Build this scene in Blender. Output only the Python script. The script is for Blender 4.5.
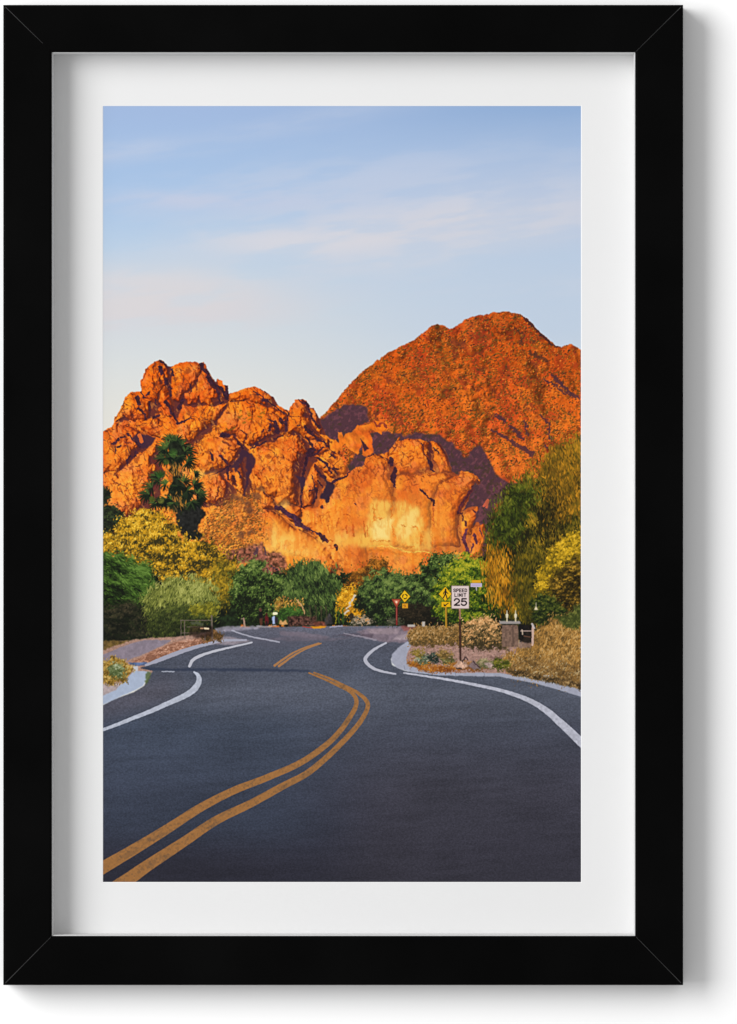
import bpy, bmesh, math
import numpy as np

for o in list(bpy.data.objects):
    bpy.data.objects.remove(o)
SC = bpy.context.scene
COL = SC.collection

# ------------------------------------------------------------------ camera
# one photograph pixel = one millimetre on the front face of the frame
CAM_D = 6.0                 # camera to the front face of the frame, metres
FRONT = 0.035               # frame front stands this far off the wall
cam = bpy.data.cameras.new('camera')
co = bpy.data.objects.new('camera', cam)
COL.objects.link(co)
co.location = (0, -(CAM_D + FRONT), 0)
co.rotation_euler = (math.radians(90), 0, 0)
cam.sensor_fit = 'VERTICAL'
cam.sensor_height = 36
cam.lens = 36 * CAM_D / 1.024
cam.clip_start = 0.05
cam.clip_end = 100
SC.camera = co

# ------------------------------------------------------------------ light
w = bpy.data.worlds.new("World")
SC.world = w
w.use_nodes = True
bg = w.node_tree.nodes['Background']
bg.inputs['Color'].default_value = (1.0, 1.0, 1.0, 1)
bg.inputs['Strength'].default_value = 0.56

la = bpy.data.lights.new('studio_softbox', 'AREA')
la.shape = 'ELLIPSE'
la.size = 5.8
la.size_y = 8.0
la.energy = 980
la.color = (1, 1, 1)
lo = bpy.data.objects.new('studio_softbox', la)
COL.objects.link(lo)
lo.location = (-6.6, -5.6, 2.35)
from mathutils import Vector
lo.rotation_euler = (Vector((0, 0, 0)) - Vector(lo.location)).to_track_quat('-Z', 'Y').to_euler()

SC.view_settings.view_transform = 'Standard'
SC.view_settings.look = 'None'
SC.view_settings.exposure = 0
SC.view_settings.gamma = 1
INK_GAIN = 0.77             # pigment strength of the print

# ------------------------------------------------------------------ materials
def principled(name, base, rough, spec=0.5):
    m = bpy.data.materials.new(name)
    m.use_nodes = True
    b = m.node_tree.nodes['Principled BSDF']
    b.inputs['Base Color'].default_value = (*base, 1)
    b.inputs['Roughness'].default_value = rough
    b.inputs['Specular IOR Level'].default_value = spec
    return m, m.node_tree, b

def grain(nt, b, scale, lo_c, hi_c, bump, dist, bscale):
    """a faint noise in the colour and a fine relief"""
    tc = nt.nodes.new('ShaderNodeTexCoord')
    n = nt.nodes.new('ShaderNodeTexNoise'); n.inputs['Scale'].default_value = scale
    n.inputs['Detail'].default_value = 4
    r = nt.nodes.new('ShaderNodeValToRGB')
    r.color_ramp.elements[0].position = .3; r.color_ramp.elements[1].position = .7
    r.color_ramp.elements[0].color = (*lo_c, 1); r.color_ramp.elements[1].color = (*hi_c, 1)
    nt.links.new(tc.outputs['Object'], n.inputs['Vector'])
    nt.links.new(n.outputs['Fac'], r.inputs['Fac'])
    nt.links.new(r.outputs['Color'], b.inputs['Base Color'])
    n2 = nt.nodes.new('ShaderNodeTexNoise'); n2.inputs['Scale'].default_value = bscale
    n2.inputs['Detail'].default_value = 3
    bp = nt.nodes.new('ShaderNodeBump'); bp.inputs['Strength'].default_value = bump
    bp.inputs['Distance'].default_value = dist
    nt.links.new(tc.outputs['Object'], n2.inputs['Vector'])
    nt.links.new(n2.outputs['Fac'], bp.inputs['Height'])
    nt.links.new(bp.outputs['Normal'], b.inputs['Normal'])

M_WALL, nt, b = principled('wall_paint', (.91, .91, .91), .9, .2)
grain(nt, b, 3, (.905, .905, .905), (.915, .915, .915), .05, .0006, 260)
M_FRAME, nt, b = principled('black_satin_wood', (.003, .003, .003), .5, .012)
grain(nt, b, 9, (.0016, .0016, .0016), (.0026, .0026, .0026), .10, .0003, 420)
M_SEAM, nt, b = principled('lit_mitre_edge', (.04, .04, .04), .6, .3)  # lighter grey puts the glint of the mitre edges into the colour
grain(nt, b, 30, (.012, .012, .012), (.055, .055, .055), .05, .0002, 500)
M_MAT, nt, b = principled('white_mount_board', (.68, .68, .68), .9, .1)
grain(nt, b, 6, (.673, .673, .675), (.683, .683, .681), .06, .0003, 700)
M_BEVEL, nt, b = principled('mount_board_core', (.76, .76, .76), .9, .1)
M_LIP, nt, b = principled('white_spacer', (.64, .64, .64), .7, .2)

M_INK = bpy.data.materials.new('printed_ink')
M_INK.use_nodes = True
nt = M_INK.node_tree
b = nt.nodes['Principled BSDF']
at = nt.nodes.new('ShaderNodeAttribute'); at.attribute_name = 'pigment'
nt.links.new(at.outputs['Color'], b.inputs['Base Color'])
b.inputs['Roughness'].default_value = .75
b.inputs['Specular IOR Level'].default_value = .08

# ------------------------------------------------------------------ mesh helpers
def link(name, verts, faces, mat, parent=None):
    me = bpy.data.meshes.new(name)
    me.from_pydata(verts, [], faces)
    me.materials.append(mat)
    o = bpy.data.objects.new(name, me)
    COL.objects.link(o)
    if parent is not None:
        o.parent = parent
    return o

def fix_normals(o):
    bm = bmesh.new(); bm.from_mesh(o.data)
    bmesh.ops.recalc_face_normals(bm, faces=bm.faces)
    bm.to_mesh(o.data); bm.free()

def wx(px): return (px - 368.5) / 1000.0
def wz(py): return (512.0 - py) / 1000.0

# ------------------------------------------------------------------ wall
wall = link('wall', [(-6, 0, -4), (6, 0, -4), (6, 0, 4), (-6, 0, 4),
                     (-6, .12, -4), (6, .12, -4), (6, .12, 4), (-6, .12, 4)],
            [(0, 1, 2, 3), (7, 6, 5, 4), (0, 4, 5, 1), (1, 5, 6, 2), (2, 6, 7, 3), (3, 7, 4, 0)], M_WALL)
fix_normals(wall)
wall['kind'] = 'structure'
wall['label'] = 'plain white wall behind the framed picture'

# ------------------------------------------------------------------ the framed picture
pic = bpy.data.objects.new('framed_picture', None)
COL.objects.link(pic)
pic.location = (0, 0, 0)
pic['label'] = 'black framed landscape print of a red rock mountain road hanging on the white wall'
pic['category'] = 'picture'

OX0, OX1, OY0, OY1 = wx(3.2), wx(683.2), wz(985.2), wz(4.8)      # outer edge of the frame
IX0, IX1, IY0, IY1 = wx(51.6), wx(635.4), wz(936.2), wz(52.0)    # inner edge of the frame
CH = 0.0016                                                       # chamfer on the front arrises

def rail(side):
    """one mitred moulding: the profile runs from the outer edge to the inner edge"""
    prof = [(0, 0), (0, FRONT - CH), (CH, FRONT), (-CH, FRONT), (-0.0, FRONT - CH), (0, 0.002)]
    # t from outside 0 to inside 1 handled per corner so that the mitre stays exact
    def corner(t, d, sx, sy):
        ox, oy = (OX0, OX1)[sx], (OY0, OY1)[sy]
        ix, iy = (IX0, IX1)[sx], (IY0, IY1)[sy]
        return (ox + (ix - ox) * t[0] + t[1] * (1 if sx == 0 else -1), -d,
                oy + (iy - oy) * t[0] + t[1] * (1 if sy == 0 else -1))
    ring = [((0, 0), 0.0), ((0, 0), FRONT - CH), ((0, CH * .8), FRONT - .0003), ((0, CH * 1.6), FRONT),
            ((1, -CH * 1.6), FRONT), ((1, -CH * .8), FRONT - .0003), ((1, 0), FRONT - CH), ((1, 0), 0.0)]
    ends = {'left': ((0, 0), (0, 1)), 'right': ((1, 0), (1, 1)), 'bottom': ((0, 0), (1, 0)), 'top': ((0, 1), (1, 1))}[side]
    v = [corner(t, d, *ends[0]) for t, d in ring] + [corner(t, d, *ends[1]) for t, d in ring]
    n = len(ring)
    f = [(i, (i + 1) % n, (i + 1) % n + n, i + n) for i in range(n)]
    f += [tuple(range(n)), tuple(range(2 * n - 1, n - 1, -1))]
    o = link('frame_rail', v, f, M_FRAME, pic)
    fix_normals(o)
    return o
for s in ('top', 'right', 'bottom', 'left'):
    rail(s)

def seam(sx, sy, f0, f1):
    """paler hairline along a mitre, painted for light caught on its edge, a tenth of a millimetre proud"""
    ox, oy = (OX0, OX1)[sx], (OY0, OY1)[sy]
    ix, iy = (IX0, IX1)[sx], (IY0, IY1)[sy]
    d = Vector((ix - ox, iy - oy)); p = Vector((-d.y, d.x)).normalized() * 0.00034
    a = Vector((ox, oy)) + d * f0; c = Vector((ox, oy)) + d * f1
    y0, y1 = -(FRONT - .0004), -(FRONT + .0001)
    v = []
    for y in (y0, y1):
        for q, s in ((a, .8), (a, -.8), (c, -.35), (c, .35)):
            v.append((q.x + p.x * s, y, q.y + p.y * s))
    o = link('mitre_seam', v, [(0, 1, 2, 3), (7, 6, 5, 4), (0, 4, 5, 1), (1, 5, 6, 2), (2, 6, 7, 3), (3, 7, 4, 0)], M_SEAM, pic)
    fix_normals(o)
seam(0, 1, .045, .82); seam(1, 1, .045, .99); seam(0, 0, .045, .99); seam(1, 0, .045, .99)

# white spacer lining the inside of the rebate, 0.8 mm thick, set back behind the arris
MAT_D = 0.0075              # face of the mount board, off the wall
LIP_T = .0009
def lip(x0, x1, z0, z1):
    y0, y1 = -(MAT_D + .0002), -(FRONT - CH - .0012)
    v = [(x0, y0, z0), (x1, y0, z0), (x1, y0, z1), (x0, y0, z1), (x0, y1, z0), (x1, y1, z0), (x1, y1, z1), (x0, y1, z1)]
    o = link('spacer_strip', v, [(0, 1, 2, 3), (7, 6, 5, 4), (0, 4, 5, 1), (1, 5, 6, 2), (2, 6, 7, 3), (3, 7, 4, 0)], M_LIP, pic)
    fix_normals(o)
e = .0001
lip(IX0 + e, IX0 + LIP_T, IY0 + LIP_T, IY1 - LIP_T)
lip(IX1 - LIP_T, IX1 - e, IY0 + LIP_T, IY1 - LIP_T)
lip(IX0 + e, IX1 - e, IY1 - LIP_T + .00005, IY1 - e)
lip(IX0 + e, IX1 - e, IY0 + e, IY0 + LIP_T - .00005)

# mount board: a window cut with a bevel
PRINT_D = 0.0072
K = (CAM_D + FRONT - MAT_D) / CAM_D          # the board lies a little deeper than the frame front
PX0, PX1, PY0, PY1 = wx(103) * K, wx(581) * K, wz(882) * K, wz(106) * K
BV = .0007
def rect(x0, x1, z0, z1, y): return [(x0, y, z0), (x1, y, z0), (x1, y, z1), (x0, y, z1)]
v = rect(IX0 + e, IX1 - e, IY0 + e, IY1 - e, -MAT_D) + rect(PX0 - BV, PX1 + BV, PY0 - BV, PY1 + BV, -MAT_D)
v += rect(IX0 + e, IX1 - e, IY0 + e, IY1 - e, -MAT_D + .0015) + rect(PX0 - BV, PX1 + BV, PY0 - BV, PY1 + BV, -MAT_D + .0015)
f = []
for i in range(4):
    j = (i + 1) % 4
    f += [(i, j, j + 4, i + 4), (i + 8, i + 12, j + 12, j + 8), (i, i + 8, j + 8, j), (i + 4, j + 4, j + 12, i + 12)]
mat = link('mount_board', v, f, M_MAT, pic)
fix_normals(mat)
v = rect(PX0 - BV, PX1 + BV, PY0 - BV, PY1 + BV, -MAT_D - .00002) + rect(PX0, PX1, PY0, PY1, -PRINT_D - .0001)
bev = link('bevel_edge', v, [(i, (i + 1) % 4, (i + 1) % 4 + 4, i + 4) for i in range(4)], M_BEVEL, mat)
fix_normals(bev)
for p in bev.data.polygons:
    pass

# ------------------------------------------------------------------ painting the print
# The print is a flat sheet of ink.  Its picture is worked out here as an array of pigment
# and laid on the sheet as a mosaic of small faces, one mesh for each thing it depicts.
class Canvas:
    def __init__(s, x0, y0, x1, y1, S):
        s.x0, s.y0, s.x1, s.y1, s.S = x0, y0, x1, y1, S
        s.W, s.H = int(round((x1 - x0) * S)), int(round((y1 - y0) * S))
        s.X = (x0 + (np.arange(s.W) + .5) / S).astype(np.float32)
        s.Y = (y0 + (np.arange(s.H) + .5) / S).astype(np.float32)
        s.C = np.zeros((s.H, s.W, 3), np.float32)
        s.ID = np.full((s.H, s.W), -1, np.int16)
        s.names = []; s.labels = []
    def win(s, bx0, by0, bx1, by1, pad=4):
        i0 = max(0, int((bx0 - pad - s.x0) * s.S)); i1 = min(s.W, int((bx1 + pad - s.x0) * s.S) + 1)
        j0 = max(0, int((by0 - pad - s.y0) * s.S)); j1 = min(s.H, int((by1 + pad - s.y0) * s.S) + 1)
        if i1 <= i0 or j1 <= j0:
            return None
        X, Y = np.meshgrid(s.X[i0:i1], s.Y[j0:j1])
        return (slice(j0, j1), slice(i0, i1)), X, Y
    def new(s, name, label=None):
        s.names.append('printed_' + name); s.labels.append(label)
        return len(s.names) - 1

def rgb(*c): return np.array(c, np.float32) / 255.0

def hash2(ix, iy, seed):
    h = (ix.astype(np.int64) * 374761393 + iy.astype(np.int64) * 668265263 + seed * 1442695041) & 0xFFFFFFFF
    h = ((h ^ (h >> 13)) * 1274126177) & 0xFFFFFFFF
    h = ((h ^ (h >> 16)) * 2246822519) & 0xFFFFFFFF
    return ((h ^ (h >> 15)) & 0xFFFFFF).astype(np.float32) / 16777215.0

def vnoise(X, Y, seed):
    xi, yi = np.floor(X), np.floor(Y)
    fx, fy = X - xi, Y - yi
    fx = fx * fx * fx * (fx * (fx * 6 - 15) + 10); fy = fy * fy * fy * (fy * (fy * 6 - 15) + 10)
    xi = xi.astype(np.int64); yi = yi.astype(np.int64)
    a, b_ = hash2(xi, yi, seed), hash2(xi + 1, yi, seed)
    c, d = hash2(xi, yi + 1, seed), hash2(xi + 1, yi + 1, seed)
    return (a + (b_ - a) * fx) * (1 - fy) + (c + (d - c) * fx) * fy

def fbm(X, Y, scale, octv=3, seed=0, sx=1.0, ang=0.0):
    """fractal noise in 0..1, features about `scale` px, stretched by sx along ang (degrees)"""
    ca, sa = math.cos(math.radians(ang)), math.sin(math.radians(ang))
    U, V = (X * ca + Y * sa) / (scale * sx), (-X * sa + Y * ca) / scale
    t = 0; amp = .5; tot = 0
    for k in range(octv):
        t = t + amp * vnoise(U * 2 ** k + 17.3 * k, V * 2 ** k - 9.1 * k, seed + k * 31)
        tot += amp; amp *= .55
    return t / tot

def sm(a, b_, x):
    t = np.clip((x - a) / (b_ - a), 0, 1)
    return t * t * (3 - 2 * t)

def mix(a, b_, t):
    return a + (b_ - a) * t[..., None]

def ramp(t, stops):
    ps = [p for p, _ in stops]; cs = np.array([c for _, c in stops], np.float32) / 255.0
    return np.stack([np.interp(t, ps, cs[:, k]) for k in range(3)], -1).astype(np.float32)

def worley(X, Y, scale, seed, sx=1.0, ang=0.0):
    ca, sa = math.cos(math.radians(ang)), math.sin(math.radians(ang))
    U, V = (X * ca + Y * sa) / (scale * sx), (-X * sa + Y * ca) / scale
    ui, vi = np.floor(U).astype(np.int64), np.floor(V).astype(np.int64)
    f1 = np.full(X.shape, 9.0, np.float32); f2 = f1.copy(); cid = np.zeros(X.shape, np.float32)
    du = np.zeros(X.shape, np.float32)
    for a in (-1, 0, 1):
        for c in (-1, 0, 1):
            px = ui + a + hash2(ui + a, vi + c, seed); py = vi + c + hash2(ui + a, vi + c, seed + 7)
            d = np.sqrt((px - U) ** 2 + (py - V) ** 2)
            nearer = d < f1
            f2 = np.where(nearer, f1, np.minimum(f2, d))
            cid = np.where(nearer, hash2(ui + a, vi + c, seed + 13), cid)
            du = np.where(nearer, (U - px) + .6 * (V - py), du)
            f1 = np.where(nearer, d, f1)
    return f1, f2, cid, du

def billow(X, Y, scale, seed, sx, ang):
    """rounded lumps that meet in sharp creases"""
    Xa, Ya = warp(X, Y, scale * .22, scale * .8, seed + 3)
    return np.abs(2 * fbm(Xa, Ya, scale, 2, seed, sx, ang) - 1)

def spline(pts, n=10, closed=False):
    P = [np.array(p, float) for p in pts]
    out = []
    N = len(P)
    for i in range(N if closed else N - 1):
        if closed:
            p0, p1, p2, p3 = P[i - 1], P[i], P[(i + 1) % N], P[(i + 2) % N]
        else:
            p1, p2 = P[i], P[i + 1]
            p0 = P[i - 1] if i else 2 * p1 - p2
            p3 = P[i + 2] if i + 2 < N else 2 * p2 - p1
        for k in range(n):
            t = k / n
            out.append(.5 * (2 * p1 + (p2 - p0) * t + (2 * p0 - 5 * p1 + 4 * p2 - p3) * t * t + (3 * p1 - p0 - 3 * p2 + p3) * t ** 3))
    if not closed:
        out.append(P[-1])
    return [tuple(p) for p in out]

def inside(X, Y, pts):
    r = np.zeros(X.shape, bool)
    n = len(pts)
    for i in range(n):
        (xa, ya), (xb, yb) = pts[i], pts[(i + 1) % n]
        if ya == yb:
            continue
        c = ((ya > Y) != (yb > Y)) & (X < (xb - xa) * (Y - ya) / (yb - ya) + xa)
        r ^= c
    return r

def blur(A, r):
    """small separable gaussian, r in cells"""
    if r <= 0:
        return A
    n = max(1, int(r * 2.5)); k = np.exp(-.5 * (np.arange(-n, n + 1) / r) ** 2); k /= k.sum()
    for ax in (0, 1):
        pad = [(0, 0)] * A.ndim; pad[ax] = (n, n)
        B = np.pad(A, pad, mode='edge'); out = 0
        for i, q in enumerate(k):
            sl = [slice(None)] * A.ndim; sl[ax] = slice(i, i + A.shape[ax])
            out = out + q * B[tuple(sl)]
        A = out
    return A.astype(np.float32)

def warp(X, Y, amp, scale, seed):
    if amp <= 0:
        return X, Y
    return (X + amp * 2 * (fbm(X, Y, scale, 3, seed) - .5) * 2, Y + amp * 2 * (fbm(X, Y, scale, 3, seed + 5) - .5) * 2)

def poly_alpha(cv, pts, rough=0, rscale=5, seed=1, soft=.5):
    xs = [p[0] for p in pts]; ys = [p[1] for p in pts]
    wn = cv.win(min(xs), min(ys), max(xs), max(ys), 4 + rough * 2)
    if wn is None:
        return None
    sl, X, Y = wn
    Xw, Yw = warp(X, Y, rough, rscale, seed)
    a = blur(inside(Xw, Yw, pts).astype(np.float32), soft * cv.S)
    return sl, X, Y, a

def put(cv, sl, a, col, ident=None):
    cv.C[sl] = mix(cv.C[sl], col, a)
    if ident is not None:
        v_ = cv.ID[sl]; v_[a > .5] = ident

def fill(cv, pts, col, ident=None, alpha=1.0, rough=0, rscale=5, seed=1, soft=.45, tex=0, tscale=3, tang=0, tsx=1, within=None):
    r = poly_alpha(cv, pts, rough, rscale, seed, soft)
    if r is None:
        return
    sl, X, Y, a = r
    c = np.broadcast_to(np.asarray(col, np.float32), a.shape + (3,))
    if tex:
        n = fbm(X, Y, tscale, 3, seed + 40, tsx, tang) - .5
        c = np.clip(c * (1 + tex * 2 * n[..., None]), 0, 1)
    if within is not None:
        a = a * np.isin(cv.ID[sl], within)
    put(cv, sl, a * alpha, c, ident)

def stroke(cv, pts, width, col, alpha=.9, rough=.5, seed=3, soft=.35, ident=None, within=None, tex=0):
    """width: one number or a list (one per point), in px"""
    n = len(pts)
    wd = [width] * n if np.isscalar(width) else list(np.interp(np.linspace(0, 1, n), np.linspace(0, 1, len(width)), width))
    xs = [p[0] for p in pts]; ys = [p[1] for p in pts]
    wn = cv.win(min(xs), min(ys), max(xs), max(ys), max(wd) + 3)
    if wn is None:
        return
    sl, X, Y = wn
    Xw, Yw = warp(X, Y, rough, 2.6, seed)
    best = np.full(X.shape, -99.0, np.float32)
    for i in range(max(1, n - 1)):
        (xa, ya), (xb, yb) = pts[i], pts[min(i + 1, n - 1)]
        dx, dy = xb - xa, yb - ya; L = dx * dx + dy * dy + 1e-9
        t = np.clip(((Xw - xa) * dx + (Yw - ya) * dy) / L, 0, 1)
        d = np.hypot(Xw - xa - t * dx, Yw - ya - t * dy)
        best = np.maximum(best, (wd[i] + (wd[min(i + 1, n - 1)] - wd[i]) * t) / 2 - d)
    a = sm(-soft, soft, best)
    if within is not None:
        a = a * np.isin(cv.ID[sl], within)
    c = np.broadcast_to(np.asarray(col, np.float32), a.shape + (3,))
    if tex:
        c = np.clip(c * (1 + tex * 2 * (fbm(X, Y, 2.2, 2, seed + 9) - .5)[..., None]), 0, 1)
    put(cv, sl, a * alpha, c, ident)

def splats(cv, P, ang, ln, wd, cols, alpha, within=None):
    """leaf strokes: ellipses with soft edges"""
    S = cv.S
    for (x, y), t, l, w_, c, al in zip(P, ang, ln, wd, cols, alpha):
        r = l * .6 + .8
        i0 = int((x - r - cv.x0) * S); i1 = int((x + r - cv.x0) * S) + 1
        j0 = int((y - r - cv.y0) * S); j1 = int((y + r - cv.y0) * S) + 1
        if i1 <= 0 or j1 <= 0 or i0 >= cv.W or j0 >= cv.H:
            continue
        i0 = max(i0, 0); j0 = max(j0, 0); i1 = min(i1, cv.W); j1 = min(j1, cv.H)
        dx = cv.X[None, i0:i1] - x; dy = cv.Y[j0:j1, None] - y
        ct, st = math.cos(t), math.sin(t)
        q = ((dx * ct + dy * st) / (l * .5)) ** 2 + ((dy * ct - dx * st) / (w_ * .5)) ** 2
        a = np.clip(1.35 - q, 0, 1) * al
        if within is not None:
            a = a * np.isin(cv.ID[j0:j1, i0:i1], within)
        v_ = cv.C[j0:j1, i0:i1]
        v_ += (c - v_) * a[..., None]

def foliage(cv, crown, ident, pal, n, ln=(2.5, 4), wd=(1, 1.8), ang=-60, jit=40, seed=1, rough=2.2, rscale=6,
            clump=9, top=.35, side=0.0, fringe=1.5, fill_alpha=1.0, contrast=1.0, csx=1.0, cang=0.0, rnd=.19, holes=.36, dark=.22, esoft=.7):
    """a crown: a soft mass of clumps, light and dark, then leaf strokes over it and past its edge"""
    rng = np.random.default_rng(seed)
    xs = np.array([p[0] for p in crown]); ys = np.array([p[1] for p in crown])
    x0, x1, y0, y1 = xs.min(), xs.max(), ys.min(), ys.max()
    stops = [(i / (len(pal) - 1), c) for i, c in enumerate(pal)]
    def tone(px, py):
        up = 1 - (py - y0) / max(1, y1 - y0); lf = 1 - (px - x0) / max(1, x1 - x0)
        d = clump * .16
        n1 = fbm(px, py - d, clump, 3, seed + 77, csx, cang); n2 = fbm(px, py + d, clump, 3, seed + 77, csx, cang)
        m2 = fbm(px + d * .4, py + d * .5, clump * .45, 2, seed + 81, csx, cang) - fbm(px - d * .4, py - d * .5, clump * .45, 2, seed + 81, csx, cang)
        cl = (n2 - n1) * 1.5 + m2 * .55 + ((n1 + n2) / 2 - .5) * .75 + (fbm(px, py, clump * 2.6, 2, seed + 78) - .5) * .55
        return .43 + cl * contrast + top * (up - .5) + side * (lf - .5)
    rough = rough * 1.35; fringe = fringe * 1.35
    r = poly_alpha(cv, crown, rough, rscale, seed, esoft)
    if r is None:
        return
    sl, X, Y, a = r
    core = blur(a, 2.2 * cv.S)
    hole = fbm(X, Y, 3.4, 3, seed + 79)
    a = np.clip(a * sm(holes - .12, holes + .05, hole + .55 * (core - .55)), 0, 1)
    base = ramp(np.clip(tone(X, Y) - dark + .5 * (fbm(X, Y, 2.2, 2, seed + 80, 1.8, ang) - .5), 0, 1), stops)
    put(cv, sl, a * fill_alpha, base, ident)
    m = int(n * 3) + 50
    P = np.stack([rng.uniform(x0 - fringe, x1 + fringe, m), rng.uniform(y0 - fringe, y1 + fringe, m)], -1)
    Q = P + rng.normal(0, fringe, P.shape)
    Xw, Yw = warp(Q[:, 0].astype(np.float32), Q[:, 1].astype(np.float32), rough, rscale, seed)
    P = P[inside(Xw, Yw, crown)][:n]
    t = tone(P[:, 0].astype(np.float32), P[:, 1].astype(np.float32)) + rng.normal(0, rnd, len(P))
    order = np.argsort(t + rng.normal(0, .3, len(P)))
    P, t = P[order], np.clip(t[order], 0, 1)
    cols = ramp(t, stops) * rng.uniform(.9, 1.1, (len(P), 1)).astype(np.float32)
    splats(cv, P, np.radians(rng.normal(ang, jit, len(P))), rng.uniform(*ln, len(P)), rng.uniform(*wd, len(P)),
           np.clip(cols, 0, 1), rng.uniform(.45, .95, len(P)))

def zz(x0, y0, k, *pts): return [(x0 + k * a, y0 + k * c) for a, c in pts]

cv = Canvas(103, 106, 581, 882, 2)
XX, YY = np.meshgrid(cv.X, cv.Y)
FULL = (slice(0, cv.H), slice(0, cv.W))

# ---- sky
ID_SKY = cv.new('sky', 'pale blue printed sky with thin pink clouds')
fx = (XX - 103) / 478
left = ramp(YY, [(106, (164, 188, 226)), (150, (166, 193, 229)), (200, (170, 199, 233)), (250, (189, 210, 232)), (300, (207, 218, 228)), (380, (224, 226, 224)), (440, (234, 230, 219))])
right = ramp(YY, [(106, (148, 178, 219)), (150, (168, 192, 226)), (200, (186, 202, 228)), (260, (191, 209, 231)), (330, (197, 212, 230)), (400, (213, 221, 227))])
cv.C[:] = mix(left, right, sm(.15, 1, fx))
cv.ID[:] = ID_SKY
wob = (fbm(XX, YY, 70, 4, 5, 2.2, -6) - .5) * 2
wis = fbm(XX, YY, 16, 4, 8, 5, -7)
def cloud(x, y, rx, ry, rise, col, a, seed):
    yc = y - rise * (XX - x) / 100 + 9 * wob
    d = ((XX - x) / rx) ** 2 + ((YY - yc) / ry) ** 2
    m = np.exp(-d) * (.5 + .9 * sm(.32, .70, wis + .12 * (fbm(XX, YY, 9, 3, seed, 4, -5) - .5)))
    cv.C[:] = mix(cv.C, rgb(*col), np.clip(m * a, 0, 1))
cloud(440, 216, 210, 34, 8, (207, 213, 228), .85, 11)
cloud(410, 228, 150, 16, 10, (220, 217, 223), .55, 19)
cloud(300, 240, 110, 15, 5, (220, 219, 226), .55, 12)
cloud(215, 203, 110, 9, 3, (198, 206, 228), .7, 13)
cloud(120, 150, 80, 12, 6, (190, 204, 229), .6, 14)
cloud(310, 122, 100, 12, 16, (186, 201, 228), .45, 15)
cloud(150, 290, 110, 18, -2, (213, 217, 226), .8, 16)
cloud(160, 316, 120, 22, 3, (217, 215, 221), .9, 17)
cloud(480, 285, 170, 26, 0, (202, 213, 229), .5, 18)
cloud(340, 180, 230, 26, 10, (196, 207, 229), .5, 20)
cloud(470, 245, 160, 14, 14, (216, 217, 226), .45, 21)
cloud(140, 305, 120, 30, 2, (221, 217, 219), .6, 22)

# ---- mountain on the right, scrub-covered
ID_MTN = cv.new('scrub_mountain', 'rounded orange mountain dotted with scrub in the print')
out = [(318, 470), (318, 419)] + zz(340, 300, .17639, (-110, 668), (0, 545), (50, 480), (130, 405), (200, 350), (300, 285), (400, 235), (470, 190), (520, 145), (560, 135), (600, 150), (630, 165), (690, 130)) \
    + zz(460, 300, .17639, (20, 110), (70, 95), (130, 85), (200, 70), (280, 68), (340, 80), (380, 105), (430, 160), (490, 215), (540, 255), (575, 265), (620, 250), (660, 265), (690, 290)) + [(584, 356), (584, 640), (318, 640)]
sl, X, Y, a = poly_alpha(cv, out, .7, 4, 21, .4)
base = ramp(Y, [(310, (198, 78, 16)), (350, (206, 84, 16)), (400, (216, 96, 22)), (450, (228, 108, 32)), (500, (236, 112, 42))])
base = mix(base, rgb(190, 62, 26), .6 * sm(.46, .7, fbm(X, Y, 24, 4, 31)))
base = mix(base, rgb(212, 112, 28), .5 * sm(.48, .7, fbm(X, Y, 15, 4, 37)))
bo = billow(X, Y, 11, 38, 1.6, 52); oc = sm(.5, .62, fbm(X, Y, 28, 3, 45))
hh = 26 * billow(X, Y, 34, 36, 2.2, 58) + (4 + 9 * oc) * bo + 3.4 * fbm(X, Y, 4.5, 3, 44)
gs = ((np.roll(hh, -2, 1) - np.roll(hh, 2, 1)) * .8 + (np.roll(hh, -2, 0) - np.roll(hh, 2, 0)) * .6); gs /= gs.std()
base = base * (1 + np.clip(np.where(gs < 0, .19, .08) * gs, -.5, .17))[..., None]
base = base * (1 + .34 * (fbm(X, Y, 1.7, 3, 41) - .5))[..., None]
base = mix(base, rgb(110, 46, 34), .6 * oc * (1 - sm(.03, .14, bo)))
base = mix(base, rgb(232, 112, 44), .35 * oc * sm(.35, .6, bo))
base = mix(base, rgb(168, 52, 28), .5 * sm(.60, .74, fbm(X, Y, 7, 3, 49, 2.2, 58)))
base = np.clip(base * (.93 + .07 * sm(330, 430, Y))[..., None], 0, 1)
put(cv, sl, a, base, ID_MTN)
MT = [ID_MTN]
rng = np.random.default_rng(31)
def specks(n, pal, ln, wd, al, seed, sc=9, thr=.5, ymax=505):
    P = np.stack([rng.uniform(322, 583, n), rng.uniform(312, ymax, n)], -1).astype(np.float32)
    d = fbm(P[:, 0], P[:, 1], sc, 3, seed)
    P = P[d > thr - .14 * rng.random(n)]
    n = len(P); c_ = np.array(pal, np.float32)[rng.integers(0, len(pal), n)] / 255 * rng.uniform(.85, 1.15, (n, 1)).astype(np.float32)
    splats(cv, P, np.radians(rng.normal(-35, 28, n)), rng.uniform(*ln, n), rng.uniform(*wd, n), np.clip(c_, 0, 1), rng.uniform(*al, n), MT)
specks(7000, [(234, 126, 38), (246, 142, 52), (224, 120, 52), (228, 134, 32)], (1.2, 2.4), (.8, 1.3), (.3, .75), 201, 6, .46)
specks(12500, [(112, 54, 20), (96, 58, 24), (136, 60, 22), (128, 82, 28), (92, 40, 24)], (1.1, 2.5), (.8, 1.3), (.4, .85), 202, 8, .50)
specks(5200, [(110, 80, 28), (98, 70, 26), (142, 96, 30), (84, 66, 30)], (1.6, 3.4), (1.0, 1.8), (.35, .8), 203, 13, .5, 470)
specks(900, [(82, 40, 34), (70, 36, 30)], (1.6, 3.4), (.9, 1.5), (.5, .9), 204, 10, .52)
DK = rgb(58, 30, 44)
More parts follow.
